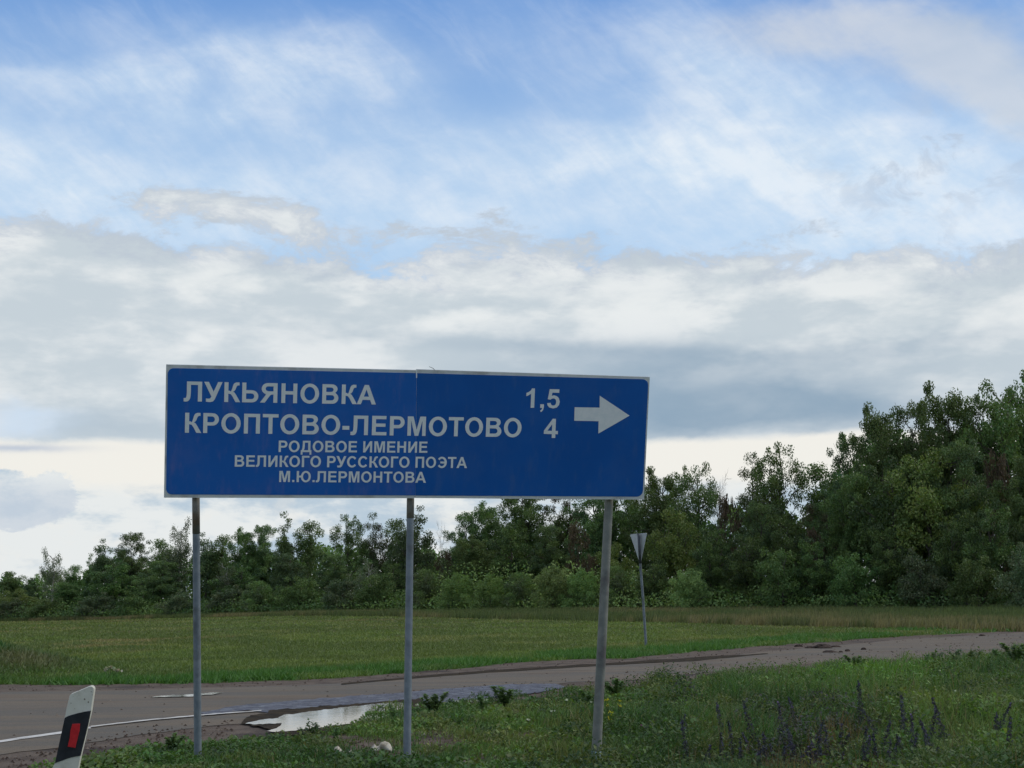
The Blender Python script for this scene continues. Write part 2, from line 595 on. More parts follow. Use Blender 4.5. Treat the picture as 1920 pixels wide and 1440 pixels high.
m, p = new_mat("blue_sheeting"); o_ = objcoord()
cell = NX.nt.nodes.new("ShaderNodeTexVoronoi"); cell.inputs['Scale'].default_value = 70; L(o_, cell.inputs['Vector'])
n1 = noise(o_, 1.4, 4, 0.55); n2 = noise(o_, 90, 3, 0.7)
bl = mixc(smooth(n1, 0.35, 0.65), (0.003, 0.098, 0.385), (0.005, 0.112, 0.425))
bl = mixc(n2 * 0.25, bl, (0.004, 0.070, 0.27))
dst = noise(vecscale(o_, 9, 9, 0.9), 1.6, 5, 0.6)
bl = mixc(smooth(dst, 0.50, 0.75) * 0.10 + smooth(noise(o_, 2.6, 5, 0.6), 0.5, 0.7) * 0.05, bl, (0.22, 0.24, 0.25))
L(bl, p.inputs['Base Color']); p.inputs['Roughness'].default_value = 0.32; p.inputs['Specular IOR Level'].default_value = 0.45
L(bump(noise(o_, 1.1, 2, 0.5), 0.06, 0.05), p.inputs['Normal'])
M['blue'] = m
M['blue_sheen'] = m.copy(); M['blue_sheen'].name = 'blue_sheeting_sheen'
NX.nt = M['blue_sheen'].node_tree
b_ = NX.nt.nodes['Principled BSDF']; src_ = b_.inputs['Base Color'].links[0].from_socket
L(mixc(1.0, NX(src_), (2.4, 1.22, 1.18), 'MULTIPLY'), b_.inputs['Base Color'])  # left sheet's reflected sheen painted in as a lighter blue
M['white'] = surf("grey_white_sheeting", (0.76, 0.79, 0.78), (0.83, 0.84, 0.82), 25, 0.4, 0.0, 50)
M['border'] = surf("white_sheeting_border", (0.60, 0.62, 0.60), (0.68, 0.69, 0.66), 12, 0.45, 0.0, 50, c3_=(0.45, 0.45, 0.42), s3=4)
M['galv'] = surf("grey_painted_steel", (0.150, 0.180, 0.205), (0.205, 0.235, 0.255), 14, 0.6, 0.15, 70, c3_=(0.11, 0.125, 0.135), s3=5)
M['galv2'] = surf("weathered_grey_green_paint", (0.150, 0.160, 0.140), (0.215, 0.220, 0.195), 9, 0.7, 0.25, 60, c3_=(0.095, 0.092, 0.088), s3=3.5)
M['pbase'] = surf("pale_blue_paint", (0.15, 0.24, 0.29), (0.20, 0.29, 0.34), 20, 0.6, 0.2, 60)
M['rust'] = surf("brown_stained_steel", (0.18, 0.17, 0.15), (0.25, 0.235, 0.21), 12, 0.7, 0.3, 60, c3_=(0.17, 0.12, 0.08), s3=6)
M['back'] = surf("bare_aluminium_back", (0.33, 0.36, 0.38), (0.42, 0.44, 0.46), 8, 0.5, 0.0, 50, metal=0.2)
M['zinc'] = surf("pale_zinc_back", (0.42, 0.45, 0.46), (0.50, 0.53, 0.54), 8, 0.6, 0.0, 50)
M['darksteel'] = surf("dark_steel", (0.045, 0.052, 0.062), (0.07, 0.08, 0.09), 15, 0.6, 0.2, 60)
M['offwhite'] = surf("dirty_white_plastic", (0.60, 0.585, 0.50), (0.66, 0.645, 0.57), 9, 0.6, 0.12, 50, c3_=(0.48, 0.46, 0.38), s3=9)
M['speck'] = surf("dark_chips", (0.12, 0.10, 0.08), (0.2, 0.17, 0.13), 30, 0.8, 0.2, 60)
M['black'] = surf("black_plastic_film", (0.012, 0.014, 0.019), (0.022, 0.025, 0.032), 12, 0.55, 0.15, 40)
M['red'] = surf("red_reflector", (0.46, 0.020, 0.028), (0.56, 0.028, 0.035), 30, 0.35, 0.1, 120)
M['rag'] = surf("dirty_cream_paper", (0.42, 0.38, 0.30), (0.55, 0.51, 0.42), 14, 0.85, 0.4, 50, c3_=(0.27, 0.23, 0.17), s3=12)
M['stone'] = surf("pinkish_grey_stone", (0.20, 0.155, 0.13), (0.27, 0.22, 0.19), 14, 0.9, 0.8, 40, c3_=(0.14, 0.11, 0.09), s3=9)
M['tanstone'] = surf("orange_tan_stone", (0.26, 0.17, 0.10), (0.34, 0.24, 0.16), 12, 0.9, 0.8, 40)
M['bark'] = surf("grey_brown_bark", (0.060, 0.050, 0.040), (0.105, 0.090, 0.072), 4, 0.95, 0.8, 12, bd=0.05)
M['birch'] = surf("pale_birch_bark", (0.36, 0.34, 0.30), (0.46, 0.44, 0.40), 3, 0.85, 0.4, 12, c3_=(0.08, 0.07, 0.06), s3=3)
M['deadwood'] = surf("grey_dead_wood", (0.17, 0.15, 0.14), (0.24, 0.22, 0.20), 4, 0.9, 0.3, 12)
M['leaf'] = leaf_mat("tree_leaves", 0.22, 0.45)
M['grass'] = leaf_mat("grass_blades", 0.30, 0.0, 0.6)
M['petal'] = leaf_mat("petals", 0.25, 0.25, 0.7, 0.1)

# ------------------------------------------------------------------ ground sheet
xs = np.concatenate([-np.geomspace(1800, 40, 26), np.linspace(-38, 38, 200), np.geomspace(40, 1800, 26)])
ys = np.concatenate([[-600, -200, -60, -20, -5], np.linspace(0, 45, 150), np.linspace(46, 240, 110), np.geomspace(250, 3500, 26)])
GX, GY = np.meshgrid(xs, ys)
GZ = terrain(GX, GY)
amp = sstep(GY, 30, 60) * 0.03
GZ2 = GZ + (fbm(GX * 0.5, GY * 0.5, 5) - 0.5) * amp * 2
nX, nY = len(xs), len(ys)
idx = np.arange(nX * nY).reshape(nY, nX)
q = np.stack([idx[:-1, :-1], idx[:-1, 1:], idx[1:, 1:], idx[1:, :-1]], -1).reshape(-1, 4)
g = mesh_np("ground", np.stack([GX, GY, GZ2], -1).reshape(-1, 3), q, M['ground'], smooth_=True)
tag(g, kind='structure')


def resample(poly, n):
    poly = np.asarray(poly, float)
    t = np.linspace(poly[0, 0], poly[-1, 0], n)
    return t, np.interp(t, poly[:, 0], poly[:, 1])


def strip(name, far, near, mat, up, n=220, rows=7, jag=(1.5, 1.5), seed=1, label=None):
    """ground sheet between two edges seen in the photograph, draped on the terrain"""
    t, yf = resample(far, n)
    _, yn = resample(near, n)
    yf = yf + (fbm(t * 0.035, t * 0 + seed, seed, 4) - 0.5) * 2 * jag[0]
    yn = yn + (fbm(t * 0.03, t * 0 + seed + 9, seed + 3, 4) - 0.5) * 2 * jag[1]
    A = np.array([hit(a, b) for a, b in zip(t, yf)])
    B = np.array([hit(a, b) for a, b in zip(t, yn)])
    V = []
    for r in range(rows):
        k = r / (rows - 1)
        P = A * (1 - k) + B * k
        P[:, 2] = terrain(P[:, 0], P[:, 1]) + up
        V.append(P)
    V = np.concatenate(V)
    id_ = np.arange(rows * n).reshape(rows, n)
    q = np.stack([id_[:-1, :-1], id_[1:, :-1], id_[1:, 1:], id_[:-1, 1:]], -1).reshape(-1, 4)
    o = mesh_np(name, V, q, mat, smooth_=True)
    tag(o, kind='structure')
    return o


def sheet(name, outline, mat, up, jag=1.0, seed=2, sub=6):
    """closed outline in photograph pixels dropped on the ground as a thin sheet"""
    pts = []
    m = len(outline)
    for i in range(m):
        a = np.array(outline[i], float); b = np.array(outline[(i + 1) % m], float)
        k = max(1, int(np.linalg.norm(b - a) / sub))
        for j in range(k): pts.append(a + (b - a) * j / k)
    pts = np.array(pts)
    pts[:, 1] += (fbm(pts[:, 0] * 0.08, pts[:, 1] * 0.3, seed, 4) - 0.5) * 3.2 * jag
    pts[:, 0] += (fbm(pts[:, 0] * 0.08, pts[:, 1] * 0.3, seed + 5, 4) - 0.5) * 7 * jag
    W = [hit(a, b) for a, b in pts]
    W = [Vector((w[0], w[1], w[2] + up)) for w in W]
    tris = tessellate_polygon([W])
    o = mesh_np(name, [tuple(w) for w in W], [t if (W[t[1]] - W[t[0]]).cross(W[t[2]] - W[t[0]]).z > 0 else t[::-1] for t in tris], mat)
    tag(o, kind='structure')
    return o


strip("dirt_shoulder", ROAD_FAR, ROAD_NEAR + [0, 6], M['dirt'], 0.004, jag=(2.2, 2), seed=3)
AS_FAR = [(-500, 1302), (-100, 1300), (60, 1298), (250, 1294), (420, 1289), (560, 1286), (640, 1282), (760, 1275), (900, 1262), (1040, 1254), (1200, 1245), (1290, 1240), (1420, 1224), (1560, 1212), (1700, 1199), (1920, 1186), (2400, 1170)]
AS_NEAR = [(-500, 1500), (-100, 1430), (20, 1414), (140, 1398), (260, 1380), (380, 1365), (470, 1358), (560, 1347), (660, 1330), (800, 1309), (930, 1292), (1080, 1281), (1200, 1275), (1320, 1262), (1500, 1247), (1700, 1236), (1920, 1222), (2400, 1200)]
strip("road", AS_FAR, AS_NEAR, M['asphalt'], 0.008, jag=(1.0, 2.2), seed=8)
strip("wheel_rut", [(640, 1283), (760, 1271), (900, 1259), (1060, 1249), (1200, 1240), (1300, 1234), (1440, 1226)],
      [(640, 1285), (760, 1275), (900, 1264), (1060, 1253), (1200, 1245), (1300, 1240), (1440, 1227)], M['mud'], 0.012, n=90, rows=2, jag=(1.2, 1.2), seed=14)
sheet("wet_gravel", [(366, 1341), (440, 1326), (530, 1318), (640, 1309), (760, 1300), (860, 1291), (960, 1285), (1040, 1283), (1062, 1291), (990, 1303), (900, 1314), (800, 1322),
                     (700, 1327), (620, 1333), (560, 1339), (500, 1340), (470, 1334), (400, 1342)], M['wet'], 0.016, 1.4, 21)
sheet("dark_mud", [(452, 1361), (458, 1352), (470, 1345), (500, 1340), (505, 1334), (560, 1331), (640, 1325), (720, 1318), (790, 1312), (800, 1330), (730, 1345), (690, 1363), (620, 1374), (560, 1382), (500, 1386), (520, 1376), (490, 1366)],
      M['mud'], 0.020, 1.8, 31, 3)
sheet("puddle", [(460, 1362), (478, 1356), (520, 1350), (532, 1345), (580, 1338), (640, 1331), (700, 1324), (760, 1320), (770, 1332), (720, 1350), (690, 1358), (640, 1364), (590, 1370), (560, 1374),
                 (522, 1377), (498, 1376), (512, 1372), (524, 1366), (528, 1361), (500, 1362), (480, 1363)], M['water'], 0.024, 1.3, 41, 2.5)
sheet("puddle", [(284, 1310), (300, 1307), (340, 1305), (372, 1303), (404, 1301), (420, 1301), (398, 1305), (360, 1308), (330, 1309)], M['water'], 0.018, 0.7, 45, 2.5)
LN = [(-500, 1472), (-100, 1409), (0, 1392.5), (60, 1383.5), (110, 1376.5), (170, 1366.5), (260, 1355.5), (360, 1346), (440, 1339.5), (490, 1336)]
sheet("road_marking", [(a, b - 1.7) for a, b in LN[:6]] + [(170, 1366.5 + 1.6)] + [(a, b + 2.2) for a, b in LN[:5]][::-1], M['line'], 0.013, 0.35, 51, 8)
sheet("road_marking", [(a, b - 0.9) for a, b in LN[5:]] + [(a, b + 0.7) for a, b in LN[5:]][::-1], M['line'], 0.021, 0.35, 53, 8)

# ------------------------------------------------------------------ the blue direction sign
# the four outer corners in the photograph give the plane of the panel (a parallelogram seen in perspective)
c_px = [(311.5, 683.6), (1218.3, 706.9), (1207.4, 936.8), (307.3, 933.2)]
rr = [ray(*c) for c in c_px]
A3 = np.stack([rr[0], -rr[1], rr[2]], 1)
sol = np.linalg.solve(A3, rr[3])              # P0 - P1 + P2 - P3 = 0 with depth of P3 = 1
SC = 9.86
P3 = rr[3] * SC
P0, P1, P2 = rr[0] * sol[0] * SC, rr[1] * sol[1] * SC, rr[2] * sol[2] * SC
eu = P1 - P0
ev = P3 - P0
nrm = np.cross(ev, eu); nrm /= np.linalg.norm(nrm)
if nrm @ rr[0] > 0: nrm = -nrm                 # towards the camera
print("SIGN size", np.linalg.norm(eu), np.linalg.norm(ev), "angle", math.degrees(math.acos(eu @ ev / np.linalg.norm(eu) / np.linalg.norm(ev))), "n", nrm, "depths", sol * SC)


def onsign(px, py, off=0.0):
    v = ray(px, py)
    t = (P0 @ nrm) / (v @ nrm)
    return CAM + v * t + nrm * off


sign = empty("road_sign", tuple(hit(763, 1428)))
SO = np.array(sign.location)
tag(sign, "large blue direction sign with white Cyrillic lettering and an arrow on three tall posts", "road sign")


def rel(mb):
    mb.v = [tuple(np.array(v) - SO) for v in mb.v]
    return mb


def round_corner(c, a, b, r, n=6):
    """rounded corner at c between neighbours a and b (pixels)"""
    c, a, b = map(lambda k: np.array(k, float), (c, a, b))
    p = c + (a - c) / np.linalg.norm(a - c) * r
    q_ = c + (b - c) / np.linalg.norm(b - c) * r
    out_ = []
    for i in range(n + 1):
        t = i / n
        # conic arc
        w = math.sqrt(0.5)
        k0, k1, k2 = (1 - t) ** 2, 2 * w * t * (1 - t), t ** 2
        out_.append(tuple((k0 * p + k1 * c + k2 * q_) / (k0 + k1 + k2)))
    return out_


# panels (two sheets butted at the seam)
mbL = MB(); mbL.slab([onsign(*p) for p in [(311.5, 683.6), (780.1, 694.2), (777.4, 934.3), (307.3, 933.2)]], nrm, 0.012)
mbR = MB(); mbR.slab([onsign(*p) for p in [(781.6, 692.7), (1218.3, 706.9), (1207.4, 936.8), (778.6, 933.9)]], nrm, 0.012)
for mb in (mbL, mbR):
    rel(mb).build("panel", M['border'], sign)
# folded rim of each sheet (turned back at the edges)
for a, b in (((311.5, 683.6), (780.1, 694.2)), ((781.6, 692.7), (1218.3, 706.9)), ((307.3, 933.2), (777.4, 934.3)), ((778.6, 933.9), (1207.4, 936.8))):
    mb = MB()
    A_, B_ = onsign(*a, -0.0125), onsign(*b, -0.0125)
    inw = ev / np.linalg.norm(ev) * (0.012 if a[1] < 800 else -0.012)
    mb.slab([A_, B_, B_ + inw, A_ + inw], nrm, 0.025)
    rel(mb).build("rim", M['back'], sign)
TL, TR, BR, BL = (314.8, 690.0), (1215.8, 711.3), (1204.6, 931.2), (311.3, 927.0)
ST, SB = (780.4, 699.6), (778.3, 929.2)
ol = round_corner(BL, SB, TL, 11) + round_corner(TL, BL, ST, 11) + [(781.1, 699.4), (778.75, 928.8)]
mb = MB(); mb.slab([onsign(*p, 0.0025) for p in ol], nrm, 0.0025); rel(mb).build("blue_face", M['blue_sheen'], sign)
ol = [(781.4, 699.6)] + round_corner(TR, (781.4, 699.6), BR, 11) + round_corner(BR, TR, (779.05, 928.9), 11) + [(779.05, 928.9)]
mb = MB(); mb.slab([onsign(*p, 0.0025) for p in ol], nrm, 0.0025); rel(mb).build("blue_face", M['blue'], sign)
mb = MB(); mb.slab([onsign(*p, 0.0045) for p in [(779.6, 693.6), (782.0, 693.6), (781.9, 708.5), (780.1, 708.5)]], nrm, 0.004)
rel(mb).build("seam_clip", M['white'], sign)


# lettering: outlines of the bold capitals, per 1000 em
def arc(cx, cy, rx, ry, a0, a1, n=12):
    return [(cx + rx * math.cos(math.radians(a0 + (a1 - a0) * i / n)), cy + ry * math.sin(math.radians(a0 + (a1 - a0) * i / n))) for i in range(n + 1)]


def O_(cx, ri=345, ro=0): return [arc(cx, 358, ri, 370, 0, 345, 23), arc(cx, 358, ri - 148, 248, 0, 345, 23)]


R_out = [(73, 0), (73, 716), (350, 716)] + arc(400, 492, 226, 224, 75, -90, 12) + [(218, 268), (218, 0)]
R_in = [(218, 595), (350, 595)] + arc(380, 492, 100, 103, 80, -80, 8) + [(218, 389)]
G = {
    'Л': (729, [[(656, 0), (656, 716), (117, 716), (117, 330), (112, 210), (98, 150), (72, 122), (8, 117), (8, -2), (75, -10), (145, -2), (200, 38), (238, 115), (254, 220), (260, 350), (260, 595), (511, 595), (511, 0)]]),
    'У': (650, [[(-2, 716), (165, 716), (340, 365), (493, 716), (652, 716), (425, 185), (380, 85), (325, 15), (235, -12), (150, -10), (70, 0), (70, 118), (120, 110), (185, 110), (225, 125), (262, 190)]]),
    'К': (640, [[(73, 0), (73, 716), (217, 716), (217, 412), (270, 405), (305, 375), (335, 315 + 130), (362, 530), (395, 640), (440, 695), (510, 718), (612, 716), (612, 608), (560, 608), (525, 590), (500, 540), (470, 455), (430, 400), (385, 378), (440, 345), (500, 255), (648, 0), (478, 0), (360, 215), (300, 290), (217, 305), (217, 0)]]),
    'Ь': (700, [[(73, 0), (73, 716), (217, 716), (217, 445), (400, 445)] + arc(430, 222, 230, 222, 80, -90, 12), [(217, 325), (390, 325)] + arc(412, 222, 98, 102, 75, -75, 8) + [(390, 120), (217, 120)]]),
    'Я': (722, [[(650, 0), (650, 716), (330, 716)] + arc(300, 508, 228, 208, 100, 250, 10) + [(225, 280), (150, 180), (20, 0), (195, 0), (330, 190), (390, 270), (440, 298), (505, 300), (505, 0)], [(505, 595), (340, 595)] + arc(310, 508, 92, 87, 100, 250, 8) + [(340, 415), (505, 415)]]),
    'Н': (722, [[(73, 0), (73, 716), (218, 716), (218, 434), (504, 434), (504, 716), (650, 716), (650, 0), (504, 0), (504, 312), (218, 312), (218, 0)]]),
    'О': (778, O_(389)),
    'В': (722, [[(73, 0), (73, 716), (370, 716)] + arc(420, 545, 215, 171, 80, -50, 9) + [(575, 385)] + arc(450, 208, 223, 208, 50, -90, 10), [(218, 597), (360, 597)] + arc(395, 517, 92, 80, 70, -70, 6) + [(360, 434), (218, 434)], [(218, 315), (390, 315)] + arc(425, 220, 95, 96, 70, -70, 6) + [(390, 122), (218, 122)]]),
    'А': (722, [[(720, 0), (561, 0), (500, 163), (216, 163), (157, 0), (1, 0), (281, 716), (437, 716)], [(452, 284), (356, 548), (262, 284)]]),
    'Р': (667, [R_out, R_in]),
    'П': (719, [[(73, 0), (73, 716), (647, 716), (647, 0), (502, 0), (502, 595), (218, 595), (218, 0)]]),
    'Т': (611, [[(234, 0), (234, 595), (22, 595), (22, 716), (590, 716), (590, 595), (378, 595), (378, 0)]]),
    'Е': (667, [[(73, 0), (73, 716), (604, 716), (604, 595), (218, 595), (218, 436), (577, 436), (577, 315), (218, 315), (218, 121), (618, 121), (618, 0)]]),
    'М': (833, [[(71, 0), (71, 716), (287, 716), (417, 228), (545, 716), (762, 716), (762, 0), (628, 0), (628, 564), (486, 0), (347, 0), (205, 564), (205, 0)]]),
    'И': (722, [[(73, 0), (73, 716), (208, 716), (208, 250), (504, 716), (650, 716), (650, 0), (515, 0), (515, 460), (219, 0)]]),
    'Д': (740, [[(30, 121), (30, -160), (150, -160), (150, 0), (590, 0), (590, -160), (712, -160), (712, 121), (640, 121), (640, 716), (150, 716), (150, 480), (135, 290), (110, 180), (80, 121)], [(285, 595), (495, 595), (495, 121), (230, 121), (268, 230), (285, 400)]]),
    'Г': (573, [[(73, 0), (73, 716), (550, 716), (550, 595), (218, 595), (218, 0)]]),
    'С': (722, [arc(380, 358, 333, 370, 38, 322, 22) + [(538, 225)] + arc(385, 358, 188, 246, 316, 44, 18) + [(538, 492)]]),
    'Э': (722, [arc(342, 358, 333, 370, 142, 0, 12) + arc(342, 358, 333, 370, 0, -142, 12) + [(184, 225)] + arc(337, 358, 188, 246, -136, -18, 10) + [(240, 298), (240, 418), (516, 418)] + arc(337, 358, 188, 246, 18, 136, 10) + [(184, 492)]]),
    'Ю': (1020, [[(73, 0), (73, 716), (218, 716), (218, 421), (342, 421)] + arc(660, 358, 320, 370, 170, -170, 24) + [(342, 300), (218, 300), (218, 0)], arc(660, 358, 178, 248, 0, 345, 23)]),
    '-': (333, [[(40, 188), (40, 328), (293, 328), (293, 188)]]),
    '.': (278, [[(71, 0), (71, 138), (209, 138), (209, 0)]]),
    ',': (278, [[(65, 0), (65, 138), (203, 138), (203, 40), (188, -50), (150, -115), (95, -158), (65, -100), (110, -70), (130, -35), (135, 0)]]),
    '1': (556, [[(393, 0), (393, 719), (281, 719), (240, 640), (160, 580), (78, 550), (78, 426), (180, 470), (256, 519), (256, 0)]]),
    '4': (556, [[(311, 0), (311, 144), (20, 144), (20, 264), (328, 718), (442, 718), (442, 265), (531, 265), (531, 144), (442, 144), (442, 0)], [(311, 265), (311, 509), (147, 265)]]),
    '5': (556, [[(44, 184), (181, 198), (195, 140), (228, 106), (275, 97), (330, 108), (372, 152), (387, 235), (372, 312), (330, 352), (272, 364), (215, 350), (165, 312), (60, 330), (125, 706), (490, 706), (490, 576), (231, 576), (208, 455), (255, 473), (300, 479), (400, 452), (478, 385), (524, 250), (500, 120), (420, 25), (275, -12), (130, 22), (62, 100)]]),
    ' ': (278, []),
}


def lettering(text, p0, p1, cap, name="lettering"):
    """p0, p1: pixels of the first and the last inked baseline corner; cap: cap height there"""
    x = 0; items = []
    for ch in text:
        adv, loops = G[ch]; items.append((x, loops)); x += adv
    allx = [x0 + pt[0] for x0, lp in items for l in lp for pt in l]
    mn, mx = min(allx), max(allx)
    A_, B_ = onsign(*p0), onsign(*p1)
    Tp = onsign(p0[0] + cap * 0.018, p0[1] - cap)
    ux = (B_ - A_) / (mx - mn)
    uy = ev / np.linalg.norm(ev) * -1 * np.linalg.norm(Tp - A_) / 716
    mb = MB()
    for x0, loops in items:
        if not loops: continue
        # even-odd: first loop outer, rest holes
        outer, holes = loops[0], loops[1:]
        def area(l): return sum(l[i][0] * l[(i + 1) % len(l)][1] - l[(i + 1) % len(l)][0] * l[i][1] for i in range(len(l)))
        ls = [outer if area(outer) > 0 else outer[::-1]] + [h if area(h) < 0 else h[::-1] for h in holes]
        flat = [Vector((a, b, 0)) for l in ls for a, b in l]
        tris = tessellate_polygon([[Vector((a, b, 0)) for a, b in l] for l in ls])
        V = [A_ + ux * (v.x + x0 - mn) + uy * v.y + nrm * 0.0042 for v in flat]
        F_ = []
        for t in tris:
            a, b, c = (flat[i] for i in t)
            cr = (b - a).cross(c - a).z
            if abs(cr) < 1e-6: continue
            F_.append(t if cr > 0 else t[::-1])
        mb.add(V, F_)
    return rel(mb).build(name, M['white'], sign)


lettering("ЛУКЬЯНОВКА", (344.2, 752.3), (704.6, 758.3), 37.4)
lettering("КРОПТОВО-ЛЕРМОТОВО", (346.6, 811.2), (977.0, 819.6), 37.6)
lettering("РОДОВОЕ ИМЕНИЕ", (522.2, 847.3), (801.0, 848.8), 21.4)
lettering("ВЕЛИКОГО РУССКОГО ПОЭТА", (440.0, 874.8), (875.4, 877.5), 21.4)
lettering("М.Ю.ЛЕРМОНТОВА", (523.2, 903.6), (798.4, 905.0), 20.9)
lettering("1,5", (985.8, 764.2), (1048.8, 765.4), 36.2)
lettering("4", (1019.0, 820.6), (1045.3, 821.2), 36.0)
arrow = [(1077.2, 763.4), (1124, 764.2), (1124.2, 741.8), (1180.2, 779.2), (1121.6, 812.8), (1122, 789.6), (1076.4, 788.8)]
mb = MB(); mb.add([onsign(*p, 0.0042) for p in arrow], [tuple(t) for t in tessellate_polygon([[Vector((x, -y, 0)) for x, y in arrow]])])
rel(mb).build("arrow", M['white'], sign)

# posts: from the ground up behind the panel
for (x0, y0, x1, y1, w0, w1, mt, y2) in ((371.0, 1424, 367.5, 934, 14.2, 13.6, 'galv', 1002), (763.0, 1429, 772.6, 935, 14.6, 13.4, 'galv', 975), (1117.0, 1436, 1147.5, 938, 19.0, 16.0, 'galv2', 0)):
    B_ = hit(x0, y0)
    Rt = onsign(x1, y1); dep = project(Rt)[2]; r1 = w1 / 2 * dep / FPX
    T_ = onsign(x1, y1, -0.045 - r1)
    r0 = w0 / 2 * project(B_)[2] / FPX
    up = (T_ - B_) / (T_[2] - B_[2])
    def at_z(z): return B_ + up * (z - B_[2])
    zt = T_[2] + abs(ev[2]) * 0.93
    zs = [B_[2] - 0.3, B_[2], B_[2] + 0.8, T_[2], zt]
    k = lambda z: r0 + (r1 - r0) * np.clip((z - B_[2]) / (T_[2] - B_[2]), 0, 1)
    mb = MB(); mb.tube([at_z(z) for z in zs], [k(z) for z in zs], 16)
    po = rel(mb).build("post", M[mt], sign, True)
    if y2:
        # brown stained length just under the panel, a thin sleeve
        zl = T_[2] - (T_[2] - B_[2]) * (y2 - y1) / (y0 - y1)
        mb = MB(); mb.tube([at_z(zl), at_z(T_[2] + 0.1)], [k(zl) + 0.0015, k(T_[2]) + 0.0015], 16)
        rel(mb).build("sleeve", M['rust'], po, True)
    else:
        mb = MB(); mb.tube([at_z(B_[2] - 0.05), at_z(B_[2] + 0.11)], [k(B_[2]) - 0.002 + 0.004, k(B_[2] + .11) + 0.002], 16)
        rel(mb).build("painted_foot", M['pbase'], po, True)
    for f_ in (0.18, 0.78):
        mb = MB()
        zc = T_[2] + abs(ev[2]) * f_
        c_ = at_z(zc); mb.tube([c_ - np.array([0, 0, .018]), c_ + np.array([0, 0, .018])], [k(zc) + .005] * 2, 14)
        rel(mb).build("clamp", M['back'], po)
# rails behind the panel
for f_ in (0.18, 0.78):
    mb = MB()
    a = P0 + CAM + ev * (1 - f_) + eu * 0.02 - nrm * 0.02; b = a + eu * 0.96
    d_ = ev / np.linalg.norm(ev) * 0.02
    mb.slab([a - d_, b - d_, b + d_, a + d_], nrm, 0.02)
    rel(mb).build("rail", M['back'], sign)
mb = MB(); mb.tube([onsign(816, 694.5, -.006), onsign(812, 690.5, -.006), onsign(805, 687.5, -.006)], [0.0022, 0.0022, 0.0018], 5)
rel(mb).build("bent_wire", M['darksteel'], sign)

# ------------------------------------------------------------------ give-way sign seen from behind
yb = hit(1211.5, 1212)
ydep = project(yb)[2]
ys_ = empty("warning_sign", tuple(yb))
tag(ys_, "small triangular sign pointing down, seen from its grey back, on a thin leaning post", "sign")
YO = yb


def ypt(px, py, dd=0.0):
    v = ray(px, py); return CAM + v * (ydep + dd)


def relY(mb):
    mb.v = [tuple(np.array(v) - YO) for v in mb.v]; return mb


mb = MB()
r_ = 0.033
mb.tube([yb - np.array([0, 0, .3]), ypt(1211.2, 1208), ypt(1205.5, 1120), ypt(1200.5, 1058), ypt(1197.0, 1002)], [r_, r_, r_ * .95, r_ * .92, r_ * .9], 12)
relY(mb).build("post", M['galv'], ys_, True)
dz_ = 0.33 * 1.0
tri = [ypt(1181.2, 1001.8, dz_ * 1.0 + 0.04), ypt(1213.0, 999.0, -dz_ + 0.04 + .1), ypt(1200.5, 1059.0, 0.08)]
tn = np.cross(tri[1] - tri[0], tri[2] - tri[0]); tn /= np.linalg.norm(tn)
if tn[1] > 0: tn = -tn


def tri_round(tr, r, n=5):
    o = []
    for i in range(3):
        c = tr[i]; a = tr[i - 1]; b = tr[(i + 1) % 3]
        p = c + (a - c) / np.linalg.norm(a - c) * r; q_ = c + (b - c) / np.linalg.norm(b - c) * r
        for k in range(n + 1):
            t = k / n; o.append((1 - t) ** 2 * p + 2 * t * (1 - t) * c + t * t * q_)
    return o


mb = MB(); mb.slab(tri_round(tri, 0.05), tn, 0.003)
plate = relY(mb).build("plate", M['zinc'], ys_)
mb = MB()
fr = tri_round([p - tn * 0.0035 for p in tri], 0.05)
mb.slab(fr, tn, 0.002)
relY(mb).build("white_face", M['white'], plate)
mb = MB()
mb.tube([ypt(1197.4, 1000.5, -.02), ypt(1200.3, 1056, -.02)], [0.034, 0.034], 10)
relY(mb).build("bracket", M['darksteel'], ys_, True)

# ------------------------------------------------------------------ leaning delineator post
DD = 8.35
dbase = hit(92, 1480); dbase[2] = float(terrain(dbase[0], dbase[1]))
dl = empty("marker_post", tuple(dbase))
tag(dl, "leaning white and black roadside marker post with a red reflector at the road edge", "marker post")
DO = dbase
DD = project(dbase)[2]


def dpt(px, py, off=0.0):
    v = ray(px, py)
    vv = v * DD
    # slight turn of the post about the vertical: right side further away
    return CAM + v * (DD + (px - 140) * 0.0009 + off)


def relD(mb):
    mb.v = [tuple(np.array(v) - DO) for v in mb.v]; return mb


dn = -_F * 1.0
mb = MB()
outl = [(74, 1545), (98, 1440), (103.5, 1430), (121.0, 1346), (125.5, 1325), (130.8, 1304), (132.5, 1302), (167.0, 1287.6), (169.5, 1287.0), (172.0, 1287.3), (175.5, 1290.2), (176.2, 1293.5), (170.5, 1333), (151.0, 1417.5), (146.5, 1440), (122, 1548)]
mb.slab([dpt(*p) for p in outl], dn, 0.035)
body = relD(mb).build("post_body", M['offwhite'], dl, bevel=0.004)
mb = MB()
bb = [(103.0, 1431.0), (104.3, 1425.0), (121.2, 1346.2), (127, 1342.9), (135, 1340.2), (145, 1337.6), (158, 1334.6), (170.6, 1332.6), (168.9, 1341), (165.5, 1358), (151.1, 1417.0), (140, 1418.8), (128, 1421.8), (114, 1427)]
mb.slab([dpt(*p, -0.0035) for p in bb], dn, 0.0035)
band = relD(mb).build("black_band", M['black'], dl)
mb = MB()
mb.slab([dpt(*p, -0.009) for p in [(135.4, 1357.6), (149.9, 1357.2), (148.6, 1371), (145.2, 1384), (141.0, 1402.3), (126.6, 1400.0), (130.6, 1383.8), (131.9, 1370.6)]], dn, 0.005)
relD(mb).build("reflector", M['red'], band, bevel=0.001)
